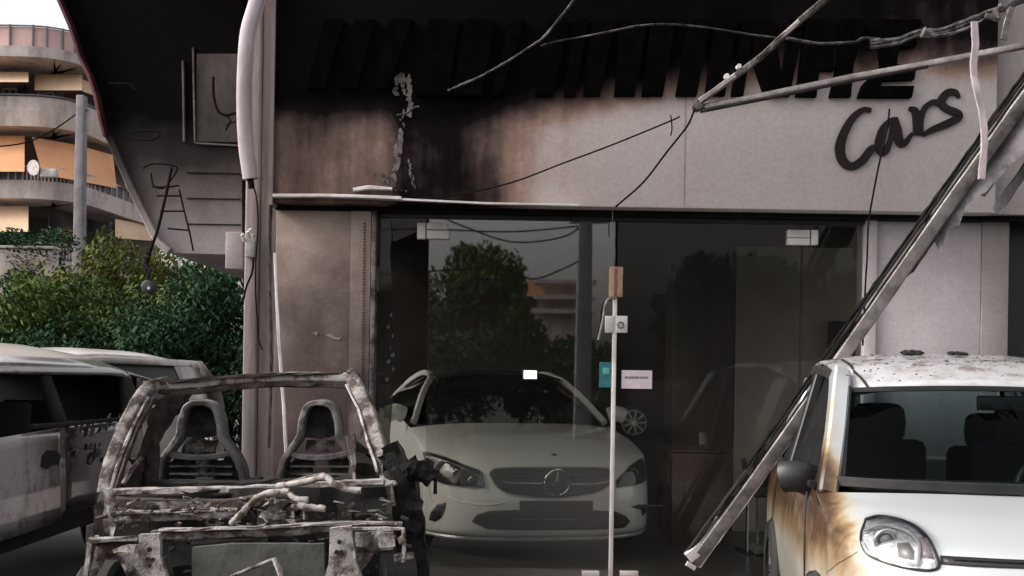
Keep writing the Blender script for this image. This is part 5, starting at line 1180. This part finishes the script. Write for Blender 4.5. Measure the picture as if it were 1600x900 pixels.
for x0, x1, y0, y1, D in ((-30, -8, 330, 372, 37.2), (6, 26, 140, 166, 37.16), (60, 84, 146, 186, 37.18), (20, 36, 332, 374, 37.15)):
    w_ = MB().box((AW(x0, y1, D).x, D - .03, AW(x0, y1, D).z), (AW(x1, y1, D).x, D + .08, AW(x1, y0, D).z)).build('window', M['bld_dark'], AB)
    fm = MB(); a = AW(x0, y1, D); b = AW(x1, y0, D)
    for q0, q1 in (((a.x, a.z), (a.x, b.z)), ((b.x, a.z), (b.x, b.z)), (((a.x + b.x) / 2, a.z), ((a.x + b.x) / 2, b.z)), ((a.x, b.z), (b.x, b.z)), ((a.x, a.z), (b.x, a.z))):
        fm.bar([(q0[0], D - .05, q0[1]), (q1[0], D - .05, q1[1])], .06, .05)
    fm.build('window_frame', M['dish'], w_)
for zt in (278, 395):
    rp = MB(); Q = offs(base, .53)
    for i in range(len(Q) - 1):
        for t in (0, .5):
            q = Q[i].lerp(Q[i + 1], t); rp.box((q.x - .025, q.y - .025, zz(zt + 20)), (q.x + .025, q.y + .025, zz(zt) + .08))
    tag(rp.build('railing_bars', M['bld_slab'], AB), kind='stuff')
MB().disc(AW(52, 262, 34.9), .30, (.35, 1, .1), .06, 24, .22).build('satellite_dish', M['dish'], AB, smooth_=True)
MB().box((AW(64, 277, 35.0).x, 34.9, AW(64, 277, 35).z), (AW(90, 277, 35).x, 35.1, AW(64, 264, 35).z)).build('air_conditioner', M['dish'], AB, bevel=.03)
UP = empty('utility_pole', (W(127, 560, 22).x, 22, 0)); tag(UP, 'slim grey concrete utility pole in front of the apartment block', 'pole')
a = W(128, 150, 22); MB().path([(a.x, 22, 0), (a.x, 22, a.z)], [(.115, -.115), (.115, .115), (-.115, .115), (-.115, -.115)], scale=[1.2, .85]).build('pole_shaft', M['concrete'], UP, bevel=.02)
MB().bar([W(118, 172, 22), W(138, 172, 22)], .05, .05).build('cross_arm', M['concrete'], UP)
tag(MB().tube(smooth([W(-60, 232, 21), W(30, 225, 21.5), W(80, 205, 21.8), W(128, 172, 22)], 5), .018, 6).build('overhead_wire', M['wire']), 'thin wire rising to the utility pole before the apartment block', 'cable')
o = empty('rubble_wall', (-11, 14.2, 0)); tag(o, 'pale low wall glimpsed between the bushes at the far left', 'wall')
a = W(30, 410, 14.6); MB().box((a.x - 2.5, 14.6, 0), (a.x + .55, 14.8, a.z + .22)).build('wall_face', M['bld_slab'], o, bevel=.02)
MB().box((a.x - 2.52, 14.57, a.z + .222), (a.x + .57, 14.83, a.z + .27)).build('coping', M['bld_cream'], o, bevel=.01)

# ------------------------------------------------------------------ across the street, behind the camera (seen mirrored in the glass)
def V(px, py, k):      # mirrored pixel at distance k behind the camera plane
    Dv = 2 * GD + k; p = W(px, py, Dv); return Vector((p.x, -k, p.z))
GB = 'street trees across the road mirrored in the glass'
for px, top, k, key, mat, s, sz, lab in ((690, 478, 12.5, 'big', 'leaf_dk', .55, .6, 'low rounded tree mirrored at the left leaf edge under the taller one'), (815, 500, 12.5, 'big', 'leaf_dk', .5, .6, 'low tree mirrored right above the flash reflection'), (745, 520, 11.5, 'big', 'leaf_dk', .7, .5, 'lowest wide bush mirrored above the saloon bonnet'), (640, 440, 14, 'big', 'leaf_dk', .6, .7, 'dark tree mirrored at the left of the left door leaf'), (745, 385, 13, 'big', 'leaf', .62, .85, 'rounded tree mirrored in the middle of the left door leaf'),
        (905, 530, 12, 'big', 'leaf_dk', .7, .7, 'low tree mirrored beside the door edge profile'), (1140, 400, 12, 'big', 'leaf_dk', .9, 1.0, 'tall dark tree mirrored in the right door leaf'), (1290, 430, 13, 'big', 'leaf_dk', 1.0, 1.1, 'dark tree mirrored in the fixed pane'), (1440, 440, 13, 'big', 'leaf_dk', 1.0, 1.1, 'dark tree mirrored at the right end of the shopfront')):
    p = V(px, top, k); tree('street_tree', p.x, -k, p.z, key, mat, (s, sz), lab, 'tree', GB)
OB = empty('opposite_house', V(850, 585, 45)); OB.location.z = 0; tag(OB, 'terraced house with an orange awning mirrored in the left glass door', 'building')
a = V(790, 430, 45); b = V(915, 500, 45)
MB().box((a.x, -50, 0), (b.x, -45, a.z - .5)).build('wall', M['bld_cream'], OB)
for y in (438, 462, 484): MB().box((a.x + 1.8, -44.9, V(800, y + 6, 45).z), (b.x + .6, -44.0, V(800, y, 45).z)).build('balcony', M['bld_slab'], OB)
MB().box((V(815, 460, 44).x, -44.4, V(815, 462, 44).z), (V(850, 460, 44).x, -44.2, V(815, 436, 44).z)).build('awning', M['awn_orange'], OB)
MB().box((a.x + .3, -44.95, V(800, 480, 45).z), (a.x + 2, -44.9, V(800, 445, 45).z)).build('window', M['bld_dark'], OB)
SP = empty('street_pole', V(917, 585, 9)); SP.location.z = 0; tag(SP, 'concrete pole mirrored beside the tape wrapping in the left glass door', 'pole')
a = V(915, 320, 9); MB().path([(a.x - .0, -9, 0), (a.x, -9, a.z + 1.5)], [(.17, -.17), (.17, .17), (-.17, .17), (-.17, -.17)], scale=[1.15, .8]).build('pole_shaft', M['concrete'], SP, bevel=.02)
MB().bar([V(890, 345, 9), V(950, 345, 9)], .12, .12).build('cross_arm', M['concrete'], SP)
for pts, lab in (([(560, 345), (668, 335), (720, 352), (800, 378), (880, 370), (917, 345)], 'topmost sagging wire mirrored in the left door leaf'), ([(560, 432), (668, 424), (740, 420), (780, 416), (830, 436), (880, 420), (917, 400)], 'lower sagging wire mirrored in the left door leaf'), ([(560, 360), (668, 358), (800, 362), (917, 352)], 'straight wire mirrored in the left door leaf')):
    tag(MB().tube(smooth([V(x, y, 9) for x, y in pts], 5), .02, 6).build('mirrored_wire', M['wire']), lab, 'cable')
